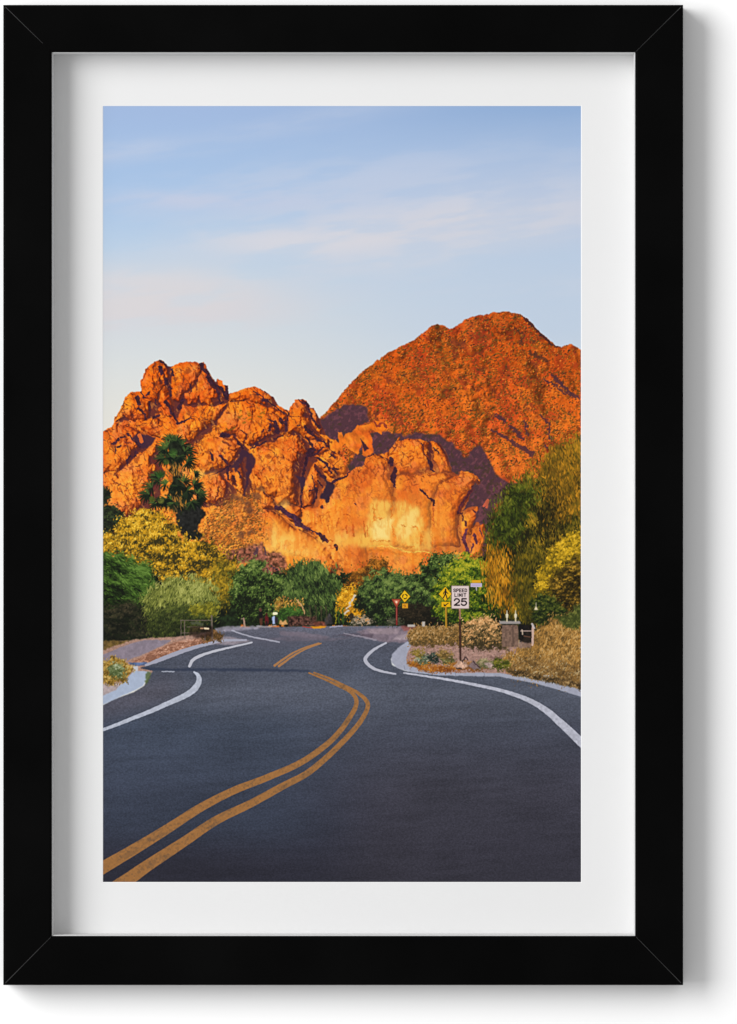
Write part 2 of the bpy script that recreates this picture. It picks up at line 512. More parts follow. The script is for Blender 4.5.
for pts, wd in [(zz(510, 310, .1018, (120, 62), (160, 90), (220, 150), (300, 230), (400, 330), (490, 372)), [1, 3, 3.4, 3.4, 2.6, 1.2])]:
    stroke(cv, pts, wd, rgb(64, 34, 38), .85, .9, 51, .5, within=MT)
for p, wd in [(((195, 415), (240, 440), (300, 465), (365, 492)), 4), (((420, 640), (470, 680), (520, 725)), 2.6), (((60, 190), (130, 250), (110, 340)), 2.5), (((230, 310), (250, 330)), 2)]:
    stroke(cv, zz(510, 310, .1018, *p), wd, rgb(70, 42, 36), .7, 1.6, 52, .9, within=MT)
for p, wd in [(((545, 5), (600, 60), (650, 110), (705, 142)), [2.5, 4, 3.4, 2.2]), (((500, 25), (560, 60), (620, 110)), 2.2), (((210, 240), (270, 272)), 3.2), (((296, 298), (332, 330), (372, 380)), [3, 4.5, 3]),
              (((185, 318), (250, 360), (330, 410), (420, 462)), [1.4, 3.2, 3, 6]), (((380, 270), (400, 350)), 2.4), (((482, 240), (530, 290), (522, 350), (542, 380)), 2.3), (((500, 420), (512, 432)), 2.4)]:
    stroke(cv, zz(460, 375, .1696, *p), wd, rgb(78, 44, 56), .85, 1.2, 53, .7, within=MT)
for p, wd in [(((200, 640), (215, 690), (190, 737)), 3), (((300, 590), (330, 640), (345, 690)), 4), (((490, 690), (500, 670)), 2), (((640, 240), (700, 260)), 5), (((240, 430), (290, 470)), 3)]:
    stroke(cv, zz(340, 300, .1764, *p), wd, rgb(120, 50, 34), .6, 1.6, 54, 1, within=MT)
# cast shade on the mountain behind the cliff
SH = rgb(78, 50, 62)
def shade(pts, seed=61, within=MT, al=.95, soft=.7, rough=1.0):
    r = poly_alpha(cv, pts, rough, 4, seed, soft)
    sl, X, Y, a = r
    if within is not None:
        a = a * np.isin(cv.ID[sl], within)
    n = fbm(X, Y, 2.6, 2, seed, 1.5, -50)
    c = mix(np.broadcast_to(SH, a.shape + (3,)), rgb(112, 66, 78), .8 * sm(.5, .8, n))
    c = mix(c, rgb(66, 52, 44), .8 * sm(.55, .75, fbm(X, Y, 4, 3, seed + 3)))
    put(cv, sl, a * al, c)
shade([(319, 421), (328, 415), (340, 407), (352, 404), (368, 406), (367, 414), (370, 421), (358, 427), (353, 440), (330, 445)])
shade([(371, 433), (386, 431.5), (398, 434), (407, 436), (416, 432.5), (427, 434), (440, 435), (447, 440), (453, 442), (458, 449), (464, 457), (468, 457), (473, 446.5), (480, 446), (485, 453), (491, 463.5), (496, 474), (506, 482), (518, 483),
       (515, 497), (497, 503), (490, 526), (486, 560), (340, 560), (345, 470)], 63)
stroke(cv, [(484, 506), (488, 500), (487, 507)], 2.4, rgb(226, 100, 70), .9, .4, 64, within=MT)
fill(cv, [(487, 500), (515, 484), (520, 500), (505, 530), (486, 540)], rgb(70, 70, 40), None, .35, 3, 6, 66, 2, within=MT)

# ---- red rock cliff
ID_ROCK = cv.new('rock_cliff', 'jagged orange sandstone cliff with dark clefts in the print')
crest = [(100, 640), (100, 432.5)] + zz(100, 350, .17639, (17, 462), (70, 435), (85, 385), (130, 310), (140, 270), (175, 240), (230, 235), (232, 180), (262, 105), (300, 72), (335, 55), (360, 62), (385, 92), (405, 95), (440, 75), (500, 65), (545, 68), (560, 75), (590, 68), (605, 95), (625, 140), (655, 178), (668, 162), (690, 172), (700, 200), (722, 200), (730, 260)) \
    + zz(220, 350, .17639, (50, 250), (100, 235), (150, 215), (200, 205), (240, 225), (300, 265), (330, 310), (385, 345), (390, 350), (405, 310), (430, 280), (455, 277), (490, 290), (510, 325), (530, 330), (570, 400), (580, 440), (600, 480)) \
    + zz(330, 415, .09498, (0, 250), (60, 270), (85, 330), (100, 370), (140, 500), (200, 590), (230, 590), (270, 545), (340, 540), (390, 440), (460, 405), (560, 412), (620, 385), (690, 280), (737, 215)) \
    + zz(390, 425, .09498, (100, 170), (180, 145), (300, 150), (380, 165), (470, 170), (530, 205), (590, 290), (625, 390), (645, 480), (700, 510), (737, 525)) \
    + zz(430, 460, .09498, (300, 120), (370, 120), (450, 140), (500, 180), (530, 240), (515, 265), (480, 240), (440, 320), (470, 300), (420, 370), (400, 430), (370, 500), (330, 545), (430, 490), (500, 480), (518, 520), (480, 560), (485, 620), (455, 690), (510, 655), (530, 690), (570, 670), (590, 720)) + [(483, 540), (480, 640)]
outcrop = zz(330, 415, .09498, (85, 180), (120, 185), (137, 240), (160, 200), (230, 180), (290, 105), (360, 110), (430, 85), (480, 60), (600, 70), (612, 130), (560, 170), (540, 205), (500, 180), (440, 150), (400, 170), (440, 220), (450, 330), (458, 400), (380, 440), (340, 420), (335, 300), (290, 430), (260, 390), (200, 360), (150, 300), (120, 372), (60, 385), (0, 370), (0, 250), (90, 290))
def rockcol(X, Y):
    c = ramp(Y, [(360, (226, 94, 12)), (400, (232, 104, 18)), (430, (238, 118, 26)), (470, (243, 129, 40)), (520, (251, 146, 48)), (560, (251, 152, 60))])
    c = mix(c, rgb(206, 78, 26), .5 * sm(.5, .72, fbm(X, Y, 24, 3, 71)))
    c = mix(c, rgb(250, 150, 40), .5 * sm(.52, .75, fbm(X, Y, 18, 3, 73)))
    c = mix(c, rgb(228, 112, 66), .4 * sm(.55, .75, fbm(X, Y, 13, 3, 79)))
    return c
# the relief of the cliff: masses traced one by one, swollen towards their middles, then lit from the left
V1 = lambda *p: zz(100, 350, .33243, *p)
V2 = lambda *p: zz(340, 300, .33243, *p)
masses = [  # outline, reach of the rounding (px), height, how far it stands forward
    (V1((-40, 240), (60, 190), (200, 190), (390, 150), (570, 180), (700, 260), (760, 300), (760, 760), (-40, 760)), 30, 8, 0),
    (V1((118, 150), (120, 95), (150, 36), (180, 24), (208, 50), (212, 95), (190, 115), (178, 165), (150, 160)), 15, 15, 8),
    (V1((170, 120), (190, 105), (212, 120), (220, 180), (232, 215), (205, 200), (178, 160)), 8, 7, 14),
    (V1((212, 100), (216, 55), (262, 31), (305, 36), (300, 90), (262, 120), (240, 160), (218, 150)), 13, 12, 10),
    (V1((300, 55), (322, 38), (335, 75), (352, 105), (362, 150), (330, 165), (296, 150), (290, 100)), 12, 12, 14),
    (V1((350, 100), (360, 82), (378, 92), (388, 112), (386, 150), (368, 140)), 6, 6, 8),
    (V1((250, 130), (300, 95), (318, 130), (290, 160), (262, 170)), 8, 7, 18),
    (V1((62, 160), (95, 128), (130, 128), (152, 155), (150, 205), (112, 215), (70, 205), (44, 225), (50, 190)), 13, 12, 8),
    (V1((110, 215), (150, 205), (195, 215), (215, 240), (180, 262), (150, 262), (120, 240)), 10, 8, 14),
    (V1((5, 240), (45, 222), (100, 238), (128, 268), (120, 300), (80, 350), (60, 370), (5, 372)), 14, 14, 12),
    (V1((5, 372), (70, 358), (120, 308), (165, 285), (175, 380), (130, 480), (60, 520), (5, 500)), 20, 16, 14),
    (V1((160, 230), (230, 205), (300, 165), (380, 160), (350, 215), (290, 260), (250, 290), (190, 270)), 14, 10, 14),
    (V1((385, 155), (392, 132), (430, 116), (468, 106), (500, 118), (525, 146), (500, 165), (440, 160)), 11, 12, 6),
    (V1((350, 210), (388, 160), (450, 155), (510, 170), (560, 195), (562, 235), (520, 258), (470, 280), (440, 288), (405, 258), (360, 258)), 18, 14, 12),
    (V1((285, 290), (340, 262), (400, 262), (428, 292), (402, 338), (360, 362), (310, 372), (285, 345)), 14, 13, 18),
    (V1((295, 372), (360, 368), (385, 400), (380, 440), (340, 470), (290, 455)), 13, 10, 18),
    (V1((400, 330), (425, 318), (436, 370), (432, 440), (410, 420)), 6, 8, 20),
    (V1((564, 250), (566, 190), (586, 150), (612, 148), (640, 235), (668, 262), (640, 272), (600, 258)), 11, 14, 12),
    (V1((615, 160), (640, 178), (668, 238), (662, 252), (640, 225)), 5, 6, 14),
    (V1((462, 320), (540, 275), (598, 262), (628, 300), (612, 335), (600, 395), (596, 470), (540, 460), (490, 420), (464, 372)), 22, 20, 20),
    (V1((630, 270), (680, 268), (690, 300), (650, 312), (632, 296)), 8, 8, 18),
    (V1((640, 318), (690, 300), (745, 330), (745, 365), (700, 384), (660, 352)), 10, 11, 20),
    (V1((612, 400), (640, 345), (668, 372), (650, 420), (640, 470), (612, 470)), 9, 9, 20),
    (V1((605, 474), (660, 470), (700, 420), (760, 360), (800, 330), (800, 700), (690, 640), (640, 550), (608, 540)), 26, 18, 24),
    (V1((490, 425), (540, 465), (606, 476), (604, 530), (560, 500), (520, 480), (494, 480)), 14, 12, 22),
    (V1((494, 485), (530, 490), (580, 530), (640, 560), (690, 590), (720, 640), (690, 690), (540, 690), (498, 640)), 20, 16, 28),
    (V2((-10, 395), (30, 390), (60, 368), (98, 372), (100, 440), (92, 462), (60, 462), (40, 430), (10, 440), (-10, 470)), 9, 9, 12),
    (V2((-20, 500), (10, 505), (20, 525), (-10, 545)), 6, 7, 14),
    (V2((-30, 560), (30, 510), (62, 478), (110, 462), (150, 478), (162, 520), (160, 640), (80, 720), (-40, 720)), 22, 18, 24),
    (V2((160, 530), (168, 470), (190, 424), (232, 413), (262, 420), (275, 470), (272, 510), (230, 520)), 15, 14, 16),
    (V2((262, 420), (292, 432), (322, 470), (338, 518), (300, 520), (285, 480)), 9, 9, 14),
    (V2((155, 560), (170, 530), (270, 522), (345, 525), (285, 575), (272, 620), (272, 740), (150, 740)), 20, 12, 20),
    (V2((276, 620), (300, 560), (345, 528), (405, 518), (430, 540), (400, 575), (368, 625), (352, 660), (360, 740), (276, 740)), 18, 16, 24),
    (V2((356, 665), (375, 640), (412, 622), (418, 640), (404, 668), (396, 705), (370, 720)), 9, 9, 18),
    (V2((395, 720), (400, 690), (420, 672), (440, 680), (430, 760), (390, 780)), 7, 7, 18),
]
def edge_dist(X, Y, pts):
    d = np.full(X.shape, 99.0, np.float32); n = len(pts)
    for i in range(n):
        (xa, ya), (xb, yb) = pts[i], pts[(i + 1) % n]
        dx, dy = xb - xa, yb - ya
        t = np.clip(((X - xa) * dx + (Y - ya) * dy) / (dx * dx + dy * dy + 1e-9), 0, 1)
        d = np.minimum(d, (X - xa - t * dx) ** 2 + (Y - ya - t * dy) ** 2)
    return np.sqrt(d)
sl, X, Y, a = poly_alpha(cv, crest, .6, 3, 70, .35)
c = rockcol(X, Y)
lower = sm(462, 520, Y) * sm(255, 275, X)                # the smooth wall low in the middle
Hc = np.zeros(X.shape, np.float32)
Xw, Yw = warp(X, Y, 1.6, 9, 171)
for q, (pl, R_, hgt, fwd) in enumerate(masses):
    j0 = max(0, int((min(p[1] for p in pl) - 3 - Y[0, 0]) * cv.S)); j1 = int((max(p[1] for p in pl) + 3 - Y[0, 0]) * cv.S)
    i0 = max(0, int((min(p[0] for p in pl) - 3 - X[0, 0]) * cv.S)); i1 = int((max(p[0] for p in pl) + 3 - X[0, 0]) * cv.S)
    if j1 <= j0 or i1 <= i0:
        continue
    w_ = (slice(j0, j1), slice(i0, i1))
    ins = inside(Xw[w_], Yw[w_], pl); d = edge_dist(Xw[w_], Yw[w_], pl)
    u = 1 - np.clip(d / R_, 0, 1)
    hm = np.where(ins, fwd * .5 + hgt * np.sqrt(np.clip(1 - u * u, 0, 1)), 0)
    Hc[w_] = np.maximum(Hc[w_], hm)
rough_k = 1 - .62 * lower
b2 = billow(X, Y, 15, 74, 2.0, 68); b3 = billow(X, Y, 7, 76, 1.7, 58)
rib = billow(X, Y, 5.5, 371, 3.4, 72) * sm(.38, .58, fbm(X, Y, 20, 3, 373)); led = billow(X, Y, 6, 375, 3.2, -18) * sm(.46, .62, fbm(X, Y, 22, 3, 377))
Hd = Hc + rough_k * (2.6 * rib + 1.8 * led + 4.0 * b2 + 2.2 * b3 + 1.0 * fbm(X, Y, 3.2, 3, 77, 1.6, 66)) + .45 * fbm(X, Y, 1.8, 2, 78)
wall_k = sm(328, 350, X) * sm(450, 470, Y) * (1 - sm(440, 462, X) * .5)
Hd = blur(Hd, .7)
gx = (np.roll(Hd, -1, 1) - np.roll(Hd, 1, 1)) * cv.S / 2; gy = (np.roll(Hd, -1, 0) - np.roll(Hd, 1, 0)) * cv.S / 2
L_ = np.array((-.50, -.34, .84)); L_ /= np.linalg.norm(L_)
dif = np.clip((-gx * L_[0] - gy * L_[1] + L_[2]) / np.sqrt(gx * gx + gy * gy + 1), 0, 1)
shd = np.zeros(X.shape, np.float32)
for t in range(1, 30):
    ox, oy = int(round(t * .86)), int(round(t * .5))
    Hs = np.roll(np.roll(Hd, ox, 1), oy, 0)
    shd = np.maximum(shd, sm(.2, 1.6, Hs - Hd - t / cv.S * .86))
shd = blur(shd, .6)
sh_ = ramp(dif, [(0, (100, 74, 96)), (.25, (164, 126, 112)), (.45, (226, 206, 180)), (.62, (254, 250, 232)), (.8, (266, 272, 262)), (1, (270, 304, 340))])
sh_ = mix(sh_, np.broadcast_to(np.array((1.0, .98, .96), np.float32), sh_.shape), .62 * wall_k)
c = c * sh_
c = c * (1 + (.20 * (fbm(X, Y, 1.9, 3, 79, 1.7, 70) - .5) + .16 * (fbm(X, Y, 5, 3, 80, 2.4, 64) - .5)) * (1 - .3 * lower))[..., None]
c = mix(c, rgb(84, 38, 44), np.clip(shd * .86 * (1 - .5 * lower) * (1 - .6 * wall_k), 0, .88))
c = mix(c, rgb(130, 54, 26), .55 * rough_k * sm(.60, .72, fbm(X, Y, 3.0, 3, 83, 1.8, 62)))
fa1, fa2, _c, _d = worley(*warp(X, Y, 2.4, 8, 271), 9, 272, 1.7, 62)
fb1, fb2, _c, _d = worley(*warp(X, Y, 1.6, 6, 273), 5, 274, 2.2, 20)
c = mix(c, rgb(98, 40, 32), .75 * rough_k * (1 - .5 * wall_k) * (1 - sm(.02, .075, fa2 - fa1)) * sm(.48, .62, fbm(X, Y, 14, 3, 275)))
c = mix(c, rgb(132, 54, 32), .55 * rough_k * (1 - sm(.02, .08, fb2 - fb1)) * sm(.52, .64, fbm(X, Y, 11, 3, 276)))
c = mix(c, rgb(254, 168, 66), .4 * rough_k * sm(.64, .8, fbm(X, Y, 2.6, 3, 84, 2.0, 64)))
c = np.clip(c, 0, 1)
# vertical seeps on the smooth wall and its pale polished belly
seep = fbm(X, Y, 3.2, 3, 84, 7, 90)
c = mix(c, rgb(232, 112, 26), .45 * lower * sm(.5, .7, seep))
def glow(x, y, rx, ry, al, col=(253, 212, 104), p=2):
    global c
    d = (np.abs((X - x) / rx)) ** p + (np.abs((Y - y) / ry)) ** p
    m = np.exp(-d) * (.55 + .9 * sm(.36, .66, fbm(X, Y, 4.5, 3, 85, 2.2, 90)))
    c = mix(c, rgb(*col), np.clip(m * al, 0, 1))
glow(286, 543, 16, 10, .6); glow(274, 538, 8, 14, .5); glow(400, 527, 34, 26, .55, (250, 178, 74)); glow(345, 538, 30, 9, .5, (250, 180, 76)); glow(283, 506, 8, 6, .5); glow(340, 540, 20, 6, .35); glow(200, 474, 16, 5, .4); glow(300, 552, 18, 6, .3)
put(cv, sl, a, c, ID_ROCK)
RK = [ID_ROCK]
r_ = poly_alpha(cv, outcrop, .5, 3, 86, .35)
sl, X, Y, a = r_
c = np.clip(rockcol(X, Y) * (1.02 + .5 * (fbm(X, Y, 3.5, 3, 87, 1.6, 60) - .5))[..., None], 0, 1)
put(cv, sl, a, c, ID_ROCK)
stroke(cv, zz(330, 415, .09498, (460, 70), (500, 110), (560, 90), (600, 120)), [2, 2.6, 2, 2.6], rgb(130, 44, 40), .8, 1.2, 88, within=RK)
fill(cv, zz(330, 415, .09498, (315, 245), (350, 280), (412, 352), (362, 385), (345, 330)), rgb(62, 32, 46), None, .95, .4, 3, 89, .35)
for pl, col, al in (([(358, 536), (367, 520), (370, 505), (374, 499), (384, 498), (390, 503), (392, 545), (370, 545), (356, 544)], (250, 196, 88), .8), ([(372, 522), (391, 516), (392, 538), (372, 540)], (255, 226, 138), .75),
                    ([(395, 503), (404, 500), (418, 506), (424, 518), (421, 535), (424, 551), (410, 549), (396, 543)], (250, 200, 92), .85), ([(399, 516), (410, 508), (419, 512), (416, 530), (404, 540), (397, 536)], (255, 222, 132), .55),
                    ([(425, 530), (431, 527), (433, 551), (424, 551)], (248, 188, 84), .75), ([(330, 541), (358, 536), (392, 545), (420, 551), (395, 548), (350, 546)], (250, 184, 74), .6)):
    r_ = poly_alpha(cv, pl, 2.2, 5, 185, 1.6)
    sl, X, Y, a = r_
    st_ = .72 * fbm(X, Y, 2.6, 3, 186, 3.2, 86) + .28 * fbm(X, Y, 3.5, 3, 187)
    put(cv, sl, np.clip(a * al * (.55 + .6 * sm(.3, .64, st_)), 0, .95), np.broadcast_to(rgb(*col), a.shape + (3,)))
# scrubby talus slope low on the left
sl, X, Y, a = poly_alpha(cv, [(205, 516), (222, 500), (240, 494), (254, 497), (262, 512), (263, 548), (240, 556), (200, 556)], 3, 7, 90, 3)
a = a * np.isin(cv.ID[sl], RK)
tc_ = ramp(fbm(X, Y, 1.35, 3, 190, 2.1, -26) + .5 * (fbm(X, Y, 7, 3, 191, 1.5, -30) - .5), [(.28, (98, 66, 32)), (.40, (150, 92, 36)), (.50, (218, 122, 40)), (.64, (240, 146, 52)), (.8, (250, 182, 80))])
put(cv, sl, a * .5, tc_)
rng = np.random.default_rng(5)
P = np.stack([rng.uniform(200, 268, 2600), rng.uniform(490, 556, 2600)], -1).astype(np.float32)
d_ = fbm(P[:, 0], P[:, 1], 8, 3, 192)
P = P[inside(P[:, 0] + rng.normal(0, 3, 2600), P[:, 1] + rng.normal(0, 3, 2600), [(204, 520), (224, 500), (242, 493), (256, 497), (263, 512), (263, 550), (240, 556), (200, 556)]) & (d_ > .42)]
pc = np.array([(104, 74, 32), (88, 62, 34), (128, 90, 36), (148, 84, 40), (226, 140, 58)], np.float32)[rng.integers(0, 5, len(P))] / 255
splats(cv, P, np.radians(rng.normal(-32, 25, len(P))), rng.uniform(1.2, 2.8, len(P)), rng.uniform(.8, 1.4, len(P)), pc, rng.uniform(.4, .85, len(P)), RK)
for (x, y) in [(238, 500), (246, 504), (248, 510), (234, 497), (256, 496), (260, 490), (250, 532), (240, 535)]:
    fill(cv, [(x - 4, y - 2), (x + 3, y - 3), (x + 5, y + 2), (x - 2, y + 3)], rgb(108, 66, 48), None, .7, 2, 3, int(x), .7, within=RK)

# clefts and creases, traced part by part
D1 = rgb(58, 30, 46); D2 = rgb(104, 40, 30)
def cracks(x0, y0, kk, items, col=D1, al=.93, rough=.7):
    for i, (pts, wd) in enumerate(items):
        wd = [q * kk for q in wd] if isinstance(wd, (list, tuple)) else wd * kk
        stroke(cv, zz(x0, y0, kk, *pts), wd, col, al, rough, 91 + i, .45, within=RK, tex=.35)
kz = .09498
cracks(100, 355, kz, [([(620, 45), (660, 70), (710, 115)], [10, 22, 8]), ([(640, 130), (650, 185)], 38), ([(690, 255), (700, 300)], 36), ([(430, 390), (450, 430), (478, 458)], 16), ([(390, 450), (412, 510)], 46),
                      ([(400, 560), (440, 585), (470, 620), (482, 675)], 26), ([(520, 395), (500, 420)], 30), ([(520, 490), (526, 572)], 24), ([(580, 465), (596, 530)], 15), ([(570, 660), (622, 630)], 28), ([(690, 490), (722, 530)], 38)])
cracks(100, 355, kz, [([(610, 210), (600, 300), (560, 360)], 16), ([(560, 120), (566, 190)], 12), ([(350, 520), (380, 590)], 14), ([(250, 480), (240, 560), (210, 610)], 9), ([(250, 570), (290, 570)], 12), ([(640, 340), (630, 420)], 10),
                      ([(120, 735), (160, 670), (180, 640)], 12), ([(330, 610), (350, 680)], 12), ([(440, 280), (470, 200), (500, 120)], 8)], D2, .6)
cracks(160, 355, kz, [([(0, 60), (40, 90), (80, 130)], 18), ([(0, 130), (20, 190)], 36), ([(125, 150), (135, 212)], 30), ([(70, 260), (60, 300)], 28), ([(100, 335), (122, 350), (116, 430)], 19), ([(45, 485), (110, 560), (120, 610), (160, 660), (185, 722)], [14, 30, 32, 22, 26]),
                      ([(185, 725), (250, 695), (322, 664)], [24, 18, 6]), ([(243, 472), (205, 555)], [34, 40]), ([(318, 300), (326, 390)], 13), ([(430, 90), (445, 140), (500, 190), (520, 260), (560, 315), (610, 385), (626, 472)], [40, 44, 30, 52, 48, 30, 22]),
                      ([(612, 332), (660, 372), (695, 455)], [26, 34, 26]), ([(690, 330), (712, 380), (708, 460)], 24), ([(640, 500), (660, 494)], 28)])
cracks(160, 355, kz, [([(250, 250), (240, 310)], 12), ([(285, 258), (312, 310)], 10), ([(375, 190), (368, 262)], 14), ([(380, 290), (390, 360)], 18), ([(500, 295), (560, 332)], 9), ([(440, 690), (502, 680)], 14), ([(460, 600), (470, 680)], 9), ([(180, 380), (190, 420)], 10), ([(245, 640), (260, 700)], 12),
                      ([(310, 90), (330, 120)], 12), ([(200, 330), (205, 400)], 8), ([(540, 540), (500, 640)], 10), ([(360, 600), (330, 640)], 9)], D2, .6)
fill(cv, zz(100, 420, kz, (330, 195), (385, 240), (430, 302), (500, 298), (572, 232), (582, 182), (540, 170), (480, 158), (400, 135)), rgb(66, 38, 56), None, .95, .5, 3, 95, .5, within=RK)
stroke(cv, zz(100, 420, kz, (415, 165), (440, 220)), 4, rgb(232, 112, 44), .9, .6, 96, within=RK)
cracks(100, 420, kz, [([(290, 145), (345, 205), (425, 292)], [20, 16, 24]), ([(215, 182), (262, 172)], 20), ([(130, 252), (170, 232), (188, 200)], 24), ([(155, 280), (172, 350)], 13), ([(382, 330), (372, 380)], 22), ([(322, 378), (285, 430), (296, 482)], [26, 30, 14]), ([(330, 402), (400, 350)], 12), ([(190, 285), (215, 275)], 22), ([(300, 310), (305, 350)], 10)])
cracks(100, 420, kz, [([(265, 235), (322, 245)], 16), ([(150, 415), (172, 445)], 14), ([(380, 490), (442, 474)], 14), ([(390, 535), (440, 520)], 10), ([(380, 70), (482, 28)], 12), ([(560, 92), (652, 55)], 15), ([(560, 152), (640, 110)], 8), ([(80, 455), (120, 470)], 9), ([(195, 690), (215, 670)], 9), ([(240, 510), (290, 520)], 10), ([(460, 330), (470, 420)], 9)], D2, .65)
fill(cv, zz(180, 415, kz, (655, 345), (720, 385), (745, 400), (800, 480), (770, 560), (730, 650), (712, 770), (680, 850), (660, 850), (690, 720), (700, 590), (690, 440), (650, 480), (612, 592), (585, 610), (572, 550), (530, 545), (600, 470)), rgb(64, 36, 54), None, .95, .8, 3, 97, .5, within=RK)
cracks(180, 415, kz, [([(0, 85), (60, 58), (115, 38)], [22, 18, 6]), ([(445, 212), (500, 212)], 46), ([(310, 380), (332, 420), (342, 465)], [10, 22, 30]), ([(420, 430), (500, 512)], 26), ([(640, 155), (700, 200), (690, 250), (668, 312)], 12), ([(600, 288), (662, 342)], 18), ([(530, 532), (430, 595), (315, 638)], [20, 12, 4]), ([(500, 560), (510, 680)], 26), ([(560, 650), (570, 720)], 34), ([(620, 600), (640, 660)], 24)])
cracks(180, 415, kz, [([(470, 245), (545, 262)], 26), ([(378, 480), (402, 522), (416, 580)], 10), ([(155, 322), (205, 330)], 13), ([(510, 350), (590, 390), (612, 440)], 12), ([(250, 70), (270, 90)], 22), ([(330, 150), (360, 120)], 12), ([(440, 380), (470, 410)], 16)], D2, .7)
cracks(190, 480, kz, [([(440, 0), (485, 50)], 30), ([(300, 80), (290, 160), (245, 230)], [24, 16, 22]), ([(405, 200), (415, 195)], 20), ([(310, 270), (318, 285)], 18), ([(640, 60), (660, 100)], 26)], D2, .8)
cracks(220, 385, kz, [([(350, 65), (440, 120), (470, 160)], [14, 14, 24]), ([(445, 155), (495, 160)], 36), ([(490, 160), (560, 210), (620, 262), (705, 315)], 13), ([(435, 45), (560, 110), (598, 162)], [6, 24, 14]), ([(640, 205), (720, 290), (716, 365)], [8, 14, 16]), ([(500, 350), (572, 385)], [10, 20]), ([(580, 395), (602, 490)], [44, 58]), ([(640, 362), (662, 402)], 42), ([(692, 380), (702, 482)], 32),
                      ([(532, 420), (524, 475)], 30), ([(320, 668), (420, 590), (512, 520)], [10, 16, 10]), ([(340, 662), (430, 625), (492, 594)], [12, 22, 14]), ([(550, 577), (662, 530)], [8, 18]), ([(462, 470), (440, 490)], 24), ([(180, 600), (242, 662)], 17), ([(25, 520), (82, 532)], 46), ([(10, 30), (60, 100), (80, 150)], [26, 34, 24]), ([(60, 10), (80, 90)], 22)])
cracks(220, 385, kz, [([(550, 280), (622, 332)], 13), ([(212, 80), (186, 205)], 13), ([(92, 190), (96, 250)], 10), ([(440, 500), (432, 570)], 18), ([(220, 470), (282, 520), (258, 602)], 11), ([(380, 500), (350, 530)], 12), ([(70, 300), (110, 298)], 14), ([(290, 240), (340, 225)], 10), ([(660, 230), (690, 260)], 14), ([(30, 590), (110, 640)], 22), ([(610, 540), (680, 470)], 14)], D2, .7)
for x, y in [(200, 280), (195, 340), (250, 350), (295, 320), (240, 395), (410, 340), (450, 255), (430, 300), (80, 470), (120, 455), (300, 365), (285, 300)]:
    stroke(cv, zz(220, 385, kz, (x, y), (x + 32, y - 6)), 1.6, rgb(122, 92, 22), .7, 1, x, .6, within=RK)
cracks(280, 395, kz, [([(200, 50), (240, 92), (282, 85)], [12, 24, 26]), ([(280, 80), (310, 170), (350, 260), (412, 342)], [28, 22, 24, 30]), ([(185, 320), (206, 318)], 14), ([(255, 330), (300, 380), (370, 440), (400, 480), (470, 492), (500, 540)], [30, 48, 20, 20, 24, 30]), ([(262, 430), (312, 490), (345, 532)], [14, 26, 30]), ([(318, 590), (345, 580)], 62),
                      ([(310, 625), (286, 670), (268, 740)], [34, 26, 28]), ([(345, 632), (400, 600), (462, 545)], 17), ([(390, 655), (450, 690), (497, 732)], [16, 22, 30]), ([(530, 622), (572, 652)], 16), ([(520, 655), (560, 630)], 12), ([(545, 600), (580, 610)], 12)])
cracks(280, 395, kz, [([(250, 545), (302, 525)], 14), ([(180, 702), (262, 640)], 9), ([(40, 640), (30, 682)], 12), ([(360, 670), (380, 690)], 14), ([(510, 470), (545, 500)], 14), ([(140, 80), (130, 200)], 7), ([(0, 440), (60, 400)], 12), ([(430, 560), (400, 500)], 10)], D2, .65)
cracks(270, 450, kz, [([(400, 28), (375, 130), (350, 270), (342, 340)], [34, 22, 24, 46]), ([(335, 400), (330, 520), (328, 605)], [24, 14, 24]), ([(430, 0), (432, 50)], 54), ([(490, 42), (522, 5)], 17), ([(490, 80), (570, 130), (622, 190), (642, 245)], [16, 18, 24, 22]), ([(470, 200), (540, 270), (585, 295)], [14, 22, 26]), ([(440, 265), (465, 370), (490, 420), (490, 500), (450, 557)], [8, 14, 34, 24, 16]),
                      ([(500, 318), (552, 382)], 13), ([(410, 440), (470, 412)], 14), ([(545, 590), (552, 612)], 26), ([(680, 190), (712, 208)], 24), ([(660, 332), (740, 298)], [32, 20]), ([(60, 602), (120, 622), (180, 670), (250, 702), (310, 740)], [40, 46, 44, 46, 50]), ([(600, 545), (620, 510)], 34), ([(640, 50), (690, 85)], 20), ([(560, 190), (580, 180)], 14)])
fill(cv, zz(270, 450, kz, (245, 248), (300, 278), (372, 290), (374, 370), (342, 412), (320, 385), (300, 312)), rgb(62, 38, 58), None, .95, .5, 3, 98, .45, within=RK)
fill(cv, zz(270, 450, kz, (568, 285), (640, 340), (690, 368), (672, 430), (640, 490), (600, 570), (572, 520), (520, 515), (522, 490), (562, 420), (588, 370)), rgb(48, 32, 52), None, .95, .7, 3, 99, .5, within=RK)
cracks(270, 450, kz, [([(350, 40), (270, 130), (178, 232)], 8), ([(142, 55), (142, 112)], 11), ([(132, 200), (102, 250)], 10), ([(115, 330), (130, 330)], 16), ([(165, 328), (175, 325)], 10), ([(700, 350), (690, 390)], 12), ([(250, 60), (270, 100)], 8)], D2, .6)
cracks(250, 500, kz, [([(275, 80), (325, 88), (380, 135), (450, 172), (502, 240), (570, 285), (662, 330)], [36, 46, 44, 46, 78, 40, 8]), ([(700, 345), (740, 362)], 22)], rgb(74, 40, 62))
cracks(310, 480, kz, [([(0, 530), (82, 556)], 11), ([(108, 575), (150, 625)], [40, 56]), ([(160, 620), (185, 650)], 26), ([(275, 695), (282, 725)], 38), ([(470, 250), (482, 252)], 14)])
